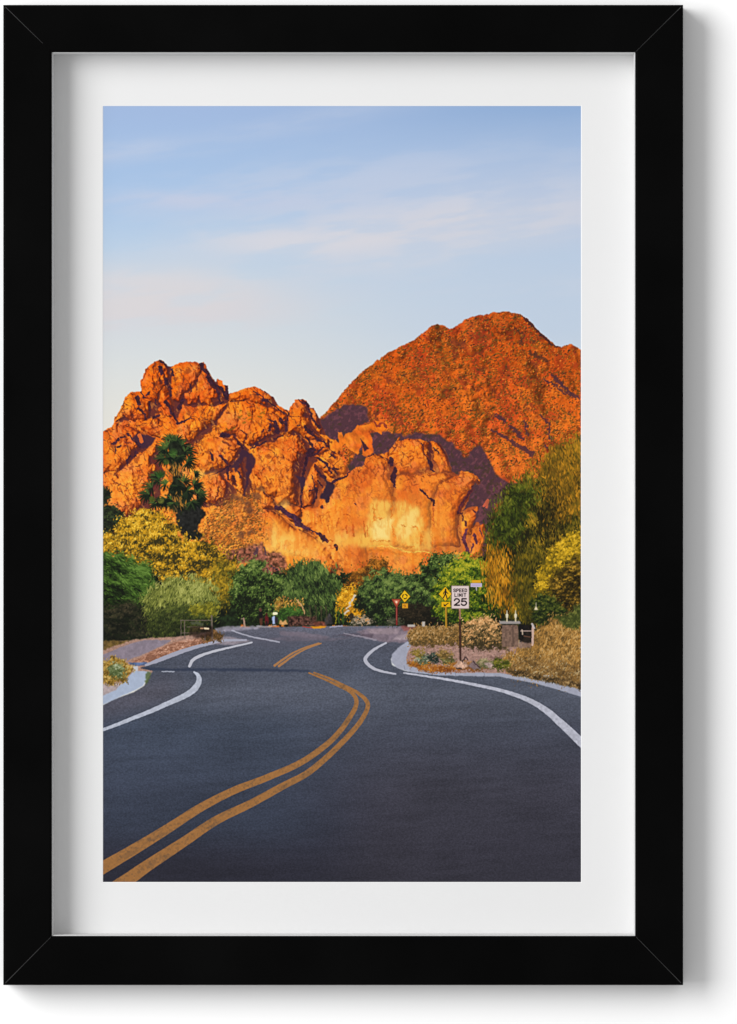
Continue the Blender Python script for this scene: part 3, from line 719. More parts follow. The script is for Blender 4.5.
cracks(310, 480, kz, [([(190, 640), (232, 634)], 18), ([(200, 690), (230, 720), (280, 700)], 10), ([(105, 370), (122, 460)], 13), ([(380, 480), (392, 560)], 18), ([(450, 480), (462, 590)], 22), ([(300, 400), (282, 500)], 12), ([(565, 430), (580, 600)], 12), ([(180, 480), (210, 560)], 8), ([(400, 190), (440, 200)], 12), ([(170, 350), (200, 340)], 12), ([(360, 360), (420, 375)], 11), ([(600, 480), (605, 600)], 10)], rgb(196, 80, 24), .6)
cracks(330, 415, kz, [([(205, 598), (170, 652), (52, 690), (0, 724)], [16, 24, 26, 30]), ([(648, 460), (640, 520)], 46), ([(685, 570), (660, 680), (682, 740)], [44, 52, 20]), ([(20, 560), (80, 620)], [16, 10]), ([(400, 440), (455, 408)], 12)])
cracks(330, 415, kz, [([(20, 400), (60, 450)], 22), ([(575, 560), (560, 640)], 12), ([(300, 590), (330, 580)], 12), ([(570, 460), (620, 500)], 10), ([(100, 560), (150, 540)], 10)], D2, .6)
cracks(390, 425, kz, [([(400, 360), (432, 410), (430, 470), (474, 492)], [18, 44, 30, 14]), ([(450, 230), (512, 292)], [10, 18]), ([(320, 680), (376, 722)], 18), ([(335, 190), (352, 240), (358, 300), (400, 352)], 9), ([(30, 600), (55, 655)], 14)])
cracks(390, 425, kz, [([(120, 180), (115, 220)], 16), ([(280, 340), (355, 350)], 10), ([(140, 450), (195, 440)], 16), ([(210, 530), (260, 520)], 16), ([(400, 525), (490, 528)], 16), ([(150, 590), (200, 570)], 13), ([(240, 630), (300, 620)], 13), ([(510, 310), (565, 320)], 26), ([(420, 180), (500, 175)], 9), ([(560, 570), (610, 600)], 12), ([(330, 535), (360, 545)], 12), ([(60, 330), (180, 300)], 8), ([(200, 270), (250, 285)], 10)], rgb(170, 72, 28), .7)
cracks(340, 430, .17639, [([(455, 335), (500, 380), (528, 400), (533, 428)], [8, 10, 14, 12])])
cracks(370, 490, kz, [([(660, 170), (662, 400), (654, 640)], [6, 9, 14]), ([(235, 60), (230, 190), (228, 300)], [14, 18, 10]), ([(240, 380), (260, 500)], 12), ([(540, 480), (530, 560)], 24), ([(60, 290), (150, 300)], 14), ([(460, 380), (490, 400)], 26), ([(330, 380), (370, 385)], 18), ([(40, 160), (45, 330)], 16), ([(390, 590), (460, 600)], 14)], rgb(224, 112, 28), .55, 1.2)
cracks(370, 490, kz, [([(0, 588), (120, 590), (240, 600), (330, 630), (420, 655), (560, 648), (640, 655)], [14, 12, 14, 16, 16, 14, 12])], rgb(254, 196, 84), .7)
cracks(370, 490, kz, [([(0, 640), (160, 640), (330, 670), (470, 690), (640, 690)], 36), ([(0, 535), (200, 540)], 16)], rgb(232, 122, 34), .5, 1.2)
cracks(430, 460, kz, [([(475, 250), (430, 330), (370, 400), (320, 480), (300, 552)], [18, 26, 22, 22, 26]), ([(330, 500), (420, 330)], 14), ([(300, 550), (330, 570)], 18), ([(370, 640), (380, 690)], 24), ([(340, 560), (350, 640)], 14), ([(460, 540), (480, 555)], 22), ([(490, 200), (510, 235)], 10)], rgb(84, 36, 46))
cracks(430, 460, kz, [([(170, 235), (230, 232)], 11), ([(270, 190), (330, 180)], 11), ([(260, 255), (330, 238)], 10), ([(210, 330), (250, 365)], 12), ([(390, 270), (430, 300)], 13), ([(290, 330), (330, 345)], 9), ([(30, 480), (36, 700)], 8), ([(0, 160), (60, 150)], 11), ([(280, 720), (300, 690)], 12), ([(520, 690), (530, 730)], 14)], rgb(168, 70, 34), .7)
cracks(460, 430, .17639, [([(40, 560), (20, 620), (45, 690)], [14, 22, 18]), ([(80, 590), (95, 640)], 14), ([(60, 690), (75, 650)], 10), ([(110, 560), (125, 600)], 8)], rgb(90, 44, 66))
# soft mauve rubble at the foot of the cliff
ID_RUB = ID_ROCK
for pts in ([(222, 552), (236, 550), (252, 545), (263, 543), (267, 553), (264, 562), (224, 566)], [(262, 562), (268, 552), (276, 551), (284, 557), (287, 566), (280, 576), (262, 582)], [(252, 556), (266, 552), (268, 580), (254, 582)]):
    fill(cv, pts, rgb(128, 76, 62), None, .88, 1.6, 3, int(pts[0][0]), .8, tex=.9, tscale=2.4, within=RK)
cracks(220, 470, .17639, [([(200, 470), (210, 450)], 22), ([(290, 540), (330, 570)], 8), ([(270, 560), (300, 620)], 8), ([(250, 440), (262, 480)], 10)], rgb(78, 54, 66), .85)

# ---- vegetation
def mass(name, label): return cv.new(name, label)
# far left dark tree
idt = cv.new('dark_tree', 'nearly black tree cut by the left edge of the print')
for pts, n, s in (([(100, 488), (106, 486), (110, 492), (112, 498), (107, 503), (100, 504)], 110, 1), ([(100, 508), (106, 505), (114, 506), (121, 512), (125, 520), (121, 528), (112, 534), (100, 540)], 320, 2)):
    foliage(cv, pts, idt, [(22, 24, 20), (30, 34, 24), (42, 52, 30), (60, 72, 40)], n, (2, 3.6), (1, 1.7), -40, 60, 200 + s, 1.8, 4, 5)
# palm
idp = cv.new('palm_tree', 'tall dark green fan palm in front of the cliff')
rng = np.random.default_rng(77)
fill(cv, [(176, 505), (186, 500), (199, 503), (204, 514), (200, 528), (196, 534), (186, 540), (178, 530)], rgb(34, 34, 32), idp, 1, 2, 5, 300, .5, tex=.5)
fill(cv, [(186, 530), (198, 531), (203, 535), (198, 541), (186, 541)], rgb(30, 32, 28), idp, 1, 1.4, 4, 301, .5, tex=.5)
fill(cv, [(166, 446), (172, 438), (178, 440), (185, 452), (184, 464), (179, 474), (190, 490), (194, 506), (184, 512), (172, 508), (166, 500), (168, 486), (172, 474), (169, 460)], rgb(30, 36, 24), idp, 1, 3.5, 5, 302, .5, tex=.6)
rngp = np.random.default_rng(12)
P = np.stack([rngp.normal(176, 6, 110), rngp.choice([468, 503], 110) + rngp.normal(0, 4.5, 110)], -1)
splats(cv, P, np.radians(rngp.normal(82, 18, 110)), rngp.uniform(3, 8, 110), rngp.uniform(.8, 1.5, 110), np.array([(158, 104, 42), (120, 86, 48), (90, 72, 40), (186, 126, 46)], np.float32)[rngp.integers(0, 4, 110)] / 255, rngp.uniform(.5, .9, 110))
# each fan: middle, reach, direction it points
fans = [(173, 442, 10, -92), (177, 441, 9, -60), (168, 446, 11, -160), (164, 449, 9, 178), (182, 446, 10, -35), (185, 452, 10, -5), (188, 459, 10, 12), (163, 458, 9, 165), (169, 457, 8, 125), (180, 457, 8, 55), (187, 463, 9, 25),
        (159, 480, 10, -165), (152, 487, 11, 178), (149, 494, 10, 160), (156, 503, 9, 115), (166, 499, 10, 105), (166, 484, 8, -160), (184, 482, 10, -50), (194, 485, 10, -10), (187, 491, 11, 30), (197, 494, 9, 0), (199, 500, 8, 20), (191, 502, 9, 60), (177, 486, 8, 90), (173, 503, 8, 95), (195, 474, 6, -10), (160, 500, 7, 140)]
rngf = np.random.default_rng(8)
fans = [(x + rngf.normal(0, 2.2), y + rngf.normal(0, 2.2) + (1 if y > 470 else 0), r * .85, d_ + rngf.normal(0, 25)) for x, y, r, d_ in fans if not 164 < x < 186 or rngf.random() < .7][::2] + fans
for i, (x, y, r, dr_) in enumerate(fans):
    nb = 13
    lit = rng.uniform(.0, 1.1)
    for q in range(nb):
        f_ = q / (nb - 1) - .5
        ta = math.radians(dr_) + f_ * 3.5 + rng.normal(0, .1)
        L = r * (1.05 - .9 * f_ * f_) * rng.uniform(.85, 1.12)
        ex, ey = x + math.cos(ta) * L, y + math.sin(ta) * L * .92 + L * .16
        col = mix(rgb(16, 24, 18), rgb(82, 108, 48), np.array(np.clip(lit * .5 + rng.normal(0, .2) - .4 * math.sin(ta) - .18 * math.cos(ta), 0, 1)))
        stroke(cv, [(x, y), ((x + ex) / 2, (y + ey) / 2 - .5), (ex, ey)], [.9, 1.35, .3], col, .95, 0, 1, .4, ident=idp)
for (x, y, r, c_) in [(173, 452.5, 4.4, (66, 102, 42)), (160.5, 474, 4.6, (42, 80, 30)), (152, 499, 3, (80, 92, 32)), (161, 501, 3, (92, 96, 40)), (166, 462, 3, (70, 88, 36))]:
    for q in range(20):
        ta = q / 20 * 6.28
        stroke(cv, [(x, y + r * .4), (x + math.cos(ta) * r, y + math.sin(ta) * r * .9)], [1.2, .7], rgb(*c_) * rng.uniform(.65, 1.2), .8, 0, 1, .4)

# dark understory behind everything along the roadside
idh = cv.new('roadside_hedge', 'deep green shade under the roadside trees')
foliage(cv, [(100, 560), (150, 560), (215, 560), (240, 575), (300, 572), (360, 575), (440, 575), (480, 560), (500, 540), (585, 540), (585, 640), (460, 640), (420, 628), (240, 628), (215, 640), (100, 645)], idh,
        [(18, 22, 16), (26, 34, 20), (34, 48, 26), (46, 62, 34)], 2400, (2, 4), (1, 2), -60, 50, 310, 2, 6, 9)

# yellow tree, left
idy = cv.new('yellow_tree', 'broad tree in golden yellow bloom on the left')
foliage(cv, [(102, 545), (106, 532), (118, 522), (132, 516), (141, 511), (152, 511), (162, 514), (170, 518), (177, 530), (182, 540), (194, 538), (206, 540), (214, 546), (222, 552), (229, 560), (236, 566), (238, 590), (226, 600), (206, 592), (184, 585), (166, 580), (150, 570), (132, 566), (116, 560), (102, 556)], idy,
        [(54, 48, 22), (124, 98, 26), (190, 140, 26), (226, 170, 36), (246, 202, 78)], 5200, (1.6, 3.2), (.8, 1.4), -72, 40, 320, 3.6, 6, 8, .3, contrast=.95, rnd=.24, fringe=2.4)
foliage(cv, [(210, 566), (226, 560), (237, 575), (236, 600), (224, 612), (212, 600)], None, [(58, 56, 20), (104, 92, 24), (150, 122, 28), (186, 150, 36)], 420, (2, 3.6), (1, 1.7), -70, 40, 321, 3, 6, 6, fringe=3, fill_alpha=.6, esoft=2)
# left green tree
idg = cv.new('feathery_green_tree', 'feathery bright green tree at the left edge')
foliage(cv, [(100, 552), (112, 553), (124, 556), (138, 562), (150, 568), (157, 576), (154, 586), (148, 596), (142, 606), (140, 640), (100, 646)], idg,
        [(16, 22, 12), (28, 42, 17), (48, 72, 25), (72, 102, 35), (102, 134, 56)], 3400, (2.4, 5), (.7, 1.2), 28, 24, 330, 3, 6, 9, .7, contrast=.9, csx=1.8, cang=25, rnd=.2, fringe=2.2)
foliage(cv, [(100, 606), (130, 602), (148, 606), (180, 618), (184, 636), (150, 640), (100, 644)], None, [(20, 22, 16), (34, 34, 24), (50, 46, 32), (70, 62, 44)], 650, (1.6, 3.2), (.8, 1.4), -50, 60, 331, 3, 5, 6, fringe=3, fill_alpha=.85, esoft=2.5)
# olive shrub
ido = cv.new('olive_shrub', 'pale olive green shrub by the left sidewalk')
foliage(cv, [(142, 602), (148, 592), (158, 584), (168, 580), (180, 577), (192, 580), (204, 581), (212, 588), (218, 600), (218, 612), (208, 618), (200, 630), (176, 638), (152, 636), (146, 618)], ido,
        [(48, 54, 24), (84, 92, 38), (116, 122, 52), (146, 148, 70), (176, 176, 96)],
        3600, (2.4, 5), (.6, 1.0), -74, 26, 340, 3, 6, 9, .6, contrast=.75, rnd=.22, fringe=2.4)
foliage(cv, [(150, 612), (176, 606), (214, 606), (214, 620), (196, 628), (180, 638), (150, 638)], None, [(24, 30, 16), (38, 46, 22), (58, 68, 30), (84, 92, 36)], 620, (2, 4), (.8, 1.3), -75, 25, 341, 3, 5, 6, .4, fringe=3, fill_alpha=.6, esoft=3)
foliage(cv, [(186, 608), (196, 604), (210, 604), (218, 610), (212, 616), (190, 616)], None, [(84, 84, 26), (128, 122, 34), (160, 150, 46)], 160, (2, 4), (.8, 1.3), -50, 40, 342, 2, 4, 4)
# mid green trees
def tree(name, label, pts, pal, n, seed, **kw):
    i = cv.new(name, label)
    n = int(n * 1.7); kw['ln'] = tuple(q * .78 for q in kw['ln']); kw['wd'] = tuple(q * .78 for q in kw['wd'])
    kw.setdefault('rough', 3.2); kw.setdefault('rnd', .23); kw.setdefault('fringe', 2.2)
    foliage(cv, pts, i, pal, n, seed=seed, **kw)
    return i
G1 = [(22, 28, 16), (42, 58, 26), (68, 90, 38), (98, 120, 52), (134, 150, 76)]
G2 = [(22, 28, 18), (40, 54, 28), (62, 82, 38), (88, 110, 50), (122, 140, 70)]
tree('round_green_tree', 'round green tree beside the mauve rubble', [(232, 580), (240, 566), (250, 558), (260, 557), (264, 566), (270, 576), (284, 574), (288, 590), (282, 612), (262, 622), (238, 620), (230, 604)], G1, 1300, 350, ln=(2, 4), wd=(1, 1.6), top=.6)
tree('willow_green_tree', 'weeping green tree above the low brown wall', [(282, 600), (285, 580), (292, 568), (302, 562), (314, 562), (326, 566), (337, 574), (344, 586), (340, 606), (334, 618), (316, 621), (296, 614)], G2, 1900, 351, ln=(3, 6), wd=(.9, 1.4), ang=80, jit=25, top=.6, csx=1.8, cang=85)
tree('orange_leaved_tree', 'small tree with rust orange leaves at the cliff foot', [(346, 582), (352, 572), (362, 570), (370, 560), (378, 556), (386, 560), (390, 572), (384, 584), (372, 590), (360, 594), (346, 594)], [(70, 46, 20), (124, 76, 22), (172, 104, 28), (206, 128, 44)], 620, 352, ln=(2, 3.6), wd=(1, 1.7), rough=2.5, jit=70)
tree('golden_shrub', 'golden yellow shrub beyond the road bend', [(338, 600), (342, 590), (350, 586), (358, 590), (362, 600), (362, 612), (354, 620), (346, 618), (340, 612)], [(120, 80, 18), (188, 128, 20), (230, 160, 26), (248, 190, 60)], 420, 353, ln=(2, 3.4), wd=(1, 1.8), jit=70)
tree('spreading_green_tree', 'wide dark green tree behind the round sign', [(356, 596), (362, 582), (374, 574), (386, 568), (394, 572), (404, 578), (416, 580), (428, 580), (442, 586), (446, 610), (438, 628), (420, 628), (396, 626), (372, 624), (362, 614)], G2, 2500, 354, ln=(2, 4), wd=(.9, 1.5), top=.7, contrast=1.1)
foliage(cv, [(394, 608), (424, 604), (444, 610), (442, 628), (396, 628)], None, [(24, 22, 16), (40, 34, 24), (58, 48, 34)], 380, (1.4, 2.6), (.8, 1.2), 0, 80, 355, 1.5, 4, 4)
tree('leafy_green_tree', 'green tree behind the walking figure sign', [(414, 580), (420, 566), (430, 558), (442, 554), (452, 556), (462, 560), (470, 572), (468, 590), (450, 600), (430, 592)], G1, 950, 356, ln=(2, 4), wd=(1, 1.6), top=.5)
tree('yellow_green_tree', 'yellow green tree behind the speed sign', [(434, 596), (438, 580), (446, 566), (456, 558), (468, 555), (480, 558), (492, 566), (500, 590), (500, 616), (478, 626), (452, 622), (436, 614)], [(24, 38, 14), (54, 80, 20), (94, 116, 26), (136, 144, 30), (184, 176, 44)], 2000, 357, ln=(1.8, 3.6), wd=(1, 1.7), top=.7, side=.2)
# big willow right
idw = cv.new('golden_willow', 'tall weeping willow turning golden at the right edge')
will = [(486, 560), (488, 540), (492, 524), (498, 508), (506, 494), (516, 482), (528, 476), (538, 466), (546, 454), (558, 446), (570, 440), (584, 434), (584, 640), (540, 632), (500, 616), (490, 600)]
foliage(cv, will, idw, [(34, 32, 14), (66, 62, 18), (104, 90, 22), (150, 120, 28), (196, 148, 38)], 6500, (2.4, 5.5), (.7, 1.2), 84, 20, 360, 4, 8, 11, .15, -.1, csx=2.0, cang=85, contrast=1.25, fringe=4, esoft=1.6, holes=.42)
foliage(cv, [(490, 520), (500, 502), (514, 486), (530, 478), (536, 490), (530, 510), (520, 540), (500, 548), (488, 545)], None, [(30, 38, 14), (56, 68, 18), (86, 96, 26), (122, 122, 36)], 800, (3, 6), (.9, 1.5), 80, 25, 361, 3, 7, 8, .3, fringe=4, fill_alpha=.5, esoft=3)
foliage(cv, [(536, 468), (548, 454), (564, 444), (584, 436), (584, 510), (560, 520), (546, 500)], None, [(98, 70, 18), (140, 100, 22), (180, 124, 26), (214, 146, 34)], 800, (3, 5.5), (.9, 1.5), 84, 20, 362, 4, 8, 8, .3, fringe=4, fill_alpha=.5, esoft=3)
foliage(cv, [(540, 496), (556, 490), (560, 520), (558, 550), (544, 552), (536, 525)], None, [(28, 24, 12), (48, 40, 16), (70, 56, 20)], 320, (2.5, 5), (.9, 1.6), 84, 25, 363, 5, 7, 7, fringe=5, fill_alpha=.35, esoft=4)
foliage(cv, [(484, 548), (496, 544), (510, 560), (518, 590), (510, 612), (494, 606), (486, 585)], None, [(110, 72, 16), (168, 108, 18), (206, 136, 26), (226, 160, 44)], 620, (3, 6.5), (.8, 1.4), 88, 10, 364, 3, 6, 7, 0, csx=2.5, cang=88, fringe=3.5, fill_alpha=.35, esoft=2.5, contrast=1.4)
foliage(cv, [(512, 560), (534, 548), (548, 566), (548, 612), (526, 620), (512, 600)], None, [(46, 44, 16), (86, 76, 18), (126, 104, 22)], 560, (3, 6), (.8, 1.4), 88, 12, 365, 3, 6, 7, .1, fringe=3, fill_alpha=.5, esoft=2)
idr = cv.new('bright_yellow_tree', 'bright yellow leafed tree low at the right edge')
foliage(cv, [(534, 584), (540, 566), (550, 552), (560, 542), (572, 536), (584, 528), (584, 588), (566, 600), (548, 606), (534, 604)], idr, [(92, 78, 18), (150, 120, 22), (200, 158, 28), (234, 188, 50)], 1500, (1.8, 3.6), (1, 1.8), -60, 60, 370, 2.4, 5, 7, .5)
foliage(cv, [(552, 576), (566, 562), (584, 556), (584, 616), (560, 622), (548, 604)], None, [(24, 18, 10), (58, 46, 16), (104, 78, 24), (176, 134, 46)], 760, (1.6, 2.8), (.9, 1.5), -40, 70, 371, 3, 5, 5, contrast=1.4, fringe=3, fill_alpha=.75, esoft=2)
foliage(cv, [(530, 600), (548, 590), (560, 606), (572, 610), (560, 626), (536, 626)], None, [(26, 34, 16), (50, 62, 22), (84, 90, 32), (120, 116, 44)], 500, (1.6, 3), (.9, 1.5), -50, 60, 372, 2, 5, 5)

# ---- ground and road
ID_GRAVEL = ID_GL = cv.new('gravel_verge', 'reddish gravel strip between sidewalk and kerb')
fill(cv, [(100, 644), (120, 641), (150, 638), (176, 637), (212, 632), (216, 640), (250, 645), (250, 660), (160, 672), (100, 690)], rgb(170, 134, 118), ID_GRAVEL, 1, .4, 4, 400, .5, tex=.2, tscale=1.6)
ID_GRAVEL = cv.new('gravel_verge', 'reddish gravel bed under the speed sign')
fill(cv, [(404, 630), (470, 640), (510, 640), (520, 650), (512, 664), (516, 678), (470, 676), (425, 672), (404, 664), (402, 640)], rgb(166, 130, 118), ID_GRAVEL, 1, .4, 4, 401, .5, tex=.2, tscale=1.8)
for seed, box, n in ((402, [(126, 666), (150, 652), (176, 642), (214, 636), (216, 640), (176, 652), (150, 664)], 160),):
    fill(cv, box, rgb(180, 132, 112), None, .9, .5, 3, seed, .6, tex=.4, tscale=2)
    foliage(cv, box, None, [(136, 92, 72), (168, 118, 94), (192, 144, 120), (212, 170, 148)], n, (1, 2), (.7, 1.3), 0, 80, seed, .5, 4, 3)
ID_WALK = cv.new('sidewalk', 'grey lilac sidewalk on the left')
fill(cv, [(100, 656), (116, 649), (132, 643), (146, 640), (172, 640), (164, 645), (146, 653), (126, 661), (100, 668)], rgb(138, 126, 138), ID_WALK, 1, .3, 4, 403, .45, tex=.1)
fill(cv, [(100, 642), (112, 640), (130, 641), (112, 647), (100, 651)], rgb(96, 76, 40), ID_GL, 1, 1, 3, 404, .5, tex=.5)
fill(cv, [(100, 684), (122, 682), (116, 694), (100, 698)], rgb(176, 160, 160), ID_WALK, 1, .4, 3, 405, .5, tex=.15)
ID_ROAD = cv.new('road', 'grey blue asphalt road winding toward the cliff')
road = [(100, 707), (112, 700), (134, 692), (144, 686), (149, 676), (153, 671), (140, 668), (152, 664), (170, 657), (190, 649), (210, 644.5), (226, 641), (216, 637), (218, 631), (232, 628), (270, 627), (340, 626), (404, 626), (412, 641), (396, 652), (391, 659), (392, 665), (405, 671), (430, 674), (470, 675.5), (500, 676), (540, 683.5), (584, 697), (584, 885), (100, 885)]
sl, X, Y, a = poly_alpha(cv, road, 0, 4, 1, .45)
c = ramp(Y, [(626, (102, 102, 116)), (645, (84, 87, 101)), (668, (75, 80, 94)), (690, (80, 85, 98)), (730, (70, 74, 88)), (790, (59, 60, 73)), (850, (48, 48, 60)), (882, (43, 43, 54))])
c = mix(c, rgb(66, 63, 72), .45 * sm(330, 430, X + (Y - 760) * .3) * sm(700, 800, Y))
c = mix(c, rgb(58, 72, 92), .4 * (1 - sm(260, 380, X)) * sm(690, 730, Y) * (1 - sm(820, 870, Y)))
c = mix(c, rgb(84, 78, 88), .5 * (1 - sm(0, 26, np.abs(Y - (694 + (150 - X) * .30)))) * (1 - sm(160, 195, X)))
br = fbm(X, Y, 5, 4, 411, 9, -3) - .5; sp = fbm(X, Y, .8, 2, 412, 1.5) - .5; bl = fbm(X, Y, 46, 3, 413, 1.6, -15) - .5
c = mix(c, rgb(94, 98, 112), .32 * np.exp(-((Y - 690) / 34) ** 2) * sm(150, 230, X))
wheel = .5 * np.exp(-((X - (430 + (Y - 700) * .12)) / 22) ** 2) + .5 * np.exp(-((X - (250 - (Y - 700) * .35)) / 26) ** 2)
c = np.clip(c * (1 + .16 * br + .30 * sp + .16 * bl - .07 * wheel * sm(690, 720, Y))[..., None], 0, 1)
put(cv, sl, a, c, ID_ROAD)
RD = [ID_ROAD]
fill(cv, [(139, 667), (170, 668.5), (240, 668), (310, 670), (310, 672), (240, 671), (170, 671), (139, 670)], rgb(46, 54, 74), None, .75, .3, 4, 414, .6, within=RD)
fill(cv, [(232, 644), (270, 648), (300, 646), (330, 640), (300, 634), (260, 636)], rgb(86, 86, 100), None, .5, 1, 6, 416, 2, within=RD)
# far turning head with pinkish paving
for pts, col, al in (([(404, 627), (372, 628), (356, 632), (366, 638), (384, 642), (404, 643), (414, 639), (414, 630)], (136, 118, 128), .8), ([(398, 635), (414, 633), (414, 640), (392, 640)], (178, 160, 166), .7), ([(366, 629), (400, 629), (398, 634), (370, 634)], (170, 150, 154), .5), ([(400, 626), (422, 626), (420, 631), (404, 631)], (148, 84, 78), .8),
                     ([(214, 629), (228, 626), (262, 626), (258, 629), (232, 631), (216, 632)], (156, 150, 164), .8), ([(208, 636), (232, 637), (252, 641), (236, 645), (212, 644)], (160, 148, 156), .75), ([(280, 631), (304, 632), (330, 637), (326, 640), (300, 637), (280, 636)], (136, 118, 128), .5), ([(250, 640), (300, 636), (330, 638), (360, 637), (330, 641), (290, 641)], (108, 100, 112), .6),
                     ([(372, 638), (350, 636), (330, 636), (350, 634), (375, 634)], (84, 72, 84), .6)):
    fill(cv, pts, rgb(*col), None, al, .5, 4, int(pts[0][0] + pts[1][1]), .6, tex=.2)
fill(cv, [(396, 651), (404, 644), (418, 642), (416, 650), (406, 656)], rgb(90, 78, 84), None, .5, .6, 3, 418, .8, within=RD)
# kerbs
ID_KERB = cv.new('kerb', 'pale concrete kerbs edging the printed road')
fill(cv, [(100, 706.5), (112, 700.5), (124, 695), (136, 690), (143, 686), (146, 680), (150, 671.5), (134, 670.5), (128, 677), (122, 683), (116, 690), (100, 697)], rgb(170, 182, 204), ID_KERB, 1, .2, 4, 420, .45, tex=.04)
fill(cv, [(133, 666), (138, 666), (138, 671), (133, 671)], rgb(196, 196, 200), ID_KERB, 1, .2, 3, 421, .4)
fill(cv, [(127, 662.5), (146, 662), (150, 664), (140, 666), (132, 665.5)], rgb(92, 108, 144), ID_KERB, 1, .3, 3, 422, .4, tex=.3)
ID_KERB = cv.new('kerb', 'thin pale kerb curving away past the left gravel')
stroke(cv, spline([(146, 665), (158, 660.5), (176, 653.5), (194, 647.5), (210, 643.5), (224, 640.5), (246, 640)]), [2.2, 4, 4.4, 3.6, 3, 2.6, 1.8], rgb(164, 164, 180), 1, .2, 423, .4, ident=ID_KERB)
fill(cv, [(147, 672), (151, 672), (150, 678), (146, 685), (145, 681)], rgb(84, 100, 60), None, .85, .8, 2, 424, .5)
ID_KERB = cv.new('kerb', 'pale kerb rounding the gravel bed on the right')
fill(cv, [(391.5, 655), (398, 648), (407, 641.5), (412, 642), (409, 650), (406, 657), (407, 663), (415, 667.5), (430, 670.5), (450, 672.5), (500, 673), (526, 678), (552, 683), (584, 689.5), (584, 697.5), (560, 690), (535, 683), (500, 676.5), (470, 676), (440, 675.5), (416, 673), (398, 668.5), (391.5, 662)], rgb(164, 166, 182), ID_KERB, 1, .2, 4, 425, .4, tex=.06)
for x, y in ((404, 668), (428, 672.5), (455, 674.5), (484, 675), (512, 677.5), (540, 683), (566, 690)):
    stroke(cv, [(x, y - 2.4), (x + 1, y + 2)], .6, rgb(110, 110, 124), .6, 0, 1, .3)
# edge lines and centre lines
ID_LINE = cv.new('edge_line', 'white edge line curving along the near left lane')
WH = rgb(190, 195, 209)
stroke(cv, spline([(98, 731.5), (116, 725), (133, 718.2), (151, 711), (167, 703.8), (181, 697.6), (190, 692.6), (196, 687), (199, 681), (198, 675.5), (194, 672)]), [3, 3.4, 3.9, 4.3, 4.8, 5.3, 6, 6.2, 5.4, 4, 1.6], WH, .92, .15, 430, .4, ID_LINE, tex=.08)
ID_LINE = cv.new('edge_line', 'short white edge line further up the left lane')
stroke(cv, spline([(189.5, 666), (193, 660), (201, 655.5), (213, 651.6), (232, 647), (252, 642.5)]), [2.8, 3.4, 3, 2.4, 2, 1.6], rgb(196, 196, 206), .92, .15, 431, .35, ID_LINE)
stroke(cv, [(162, 671.5), (174, 671.8)], 1.1, WH, .7, .3, 432)
ID_LINE = cv.new('edge_line', 'faint white line at the far junction')
stroke(cv, [(232, 630.4), (242, 634), (252, 637), (279, 642)], [1.6, 1.4, 1.4, 1.4], rgb(176, 176, 190), .85, .2, 433, .4, ID_LINE)
ID_LINE = cv.new('edge_line', 'hooked white edge line beside the right kerb')
stroke(cv, spline([(395.5, 674), (382, 671.4), (372, 667.5), (366, 662), (366, 657.5), (372, 651), (379, 646.6), (386, 643)]), [1.6, 2.4, 3, 3.6, 3.4, 2.8, 2.4, 1.8], rgb(190, 190, 202), .92, .15, 434, .35, ID_LINE)
ID_LINE = cv.new('edge_line', 'long white edge line sweeping to the lower right')
stroke(cv, spline([(404, 673), (426, 676.2), (450, 680), (473, 684.4), (500, 690.2), (520, 696.6), (534, 702.8), (548, 711.8), (560, 722.5), (572, 733.5), (586, 747)]), [1.6, 2, 2.4, 2.8, 3.4, 4.2, 5.2, 6.4, 7.4, 8.2, 9], rgb(192, 193, 206), .92, .15, 435, .4, ID_LINE, tex=.1)
stroke(cv, [(344, 633.5), (356, 635.6), (376, 640)], [1, 1.4, 2], rgb(160, 152, 164), .7, .4, 436)
ID_YEL = cv.new('centre_line', 'left band of the near double yellow line')
YC = rgb(165, 113, 62)
stroke(cv, spline([(96, 871), (103, 867.5), (133, 850), (166.5, 829.5), (200, 808), (233, 791), (266, 778), (300, 763), (326, 745), (340, 731), (350, 717), (355.5, 707), (356, 699), (350, 691.5), (338, 685.5), (325, 679.5), (309, 673)]), [13.4, 12.6, 11, 9.6, 8.4, 7.4, 6.8, 6.2, 5.7, 5.3, 4.9, 4.6, 4.2, 3.4, 2.7, 2.2, 1.6], YC, .93, .08, 440, .45, ID_YEL, tex=.06)
ID_YEL = cv.new('centre_line', 'right band of the near double yellow line')
stroke(cv, spline([(108, 893), (126.6, 880.5), (150, 864), (183, 842.5), (216, 820.5), (250, 804), (283, 786), (306, 774), (326, 758), (345, 739.5), (359, 723.5), (367, 709.5), (366.5, 701), (357, 692.4), (342, 684.6), (330, 678.6), (314, 672.6)]), [15, 13.4, 11.6, 10, 8.8, 7.8, 7, 6.4, 5.9, 5.4, 4.9, 4.6, 4.2, 3.4, 2.7, 2.2, 1.6], YC, .93, .08, 441, .45, ID_YEL, tex=.06)
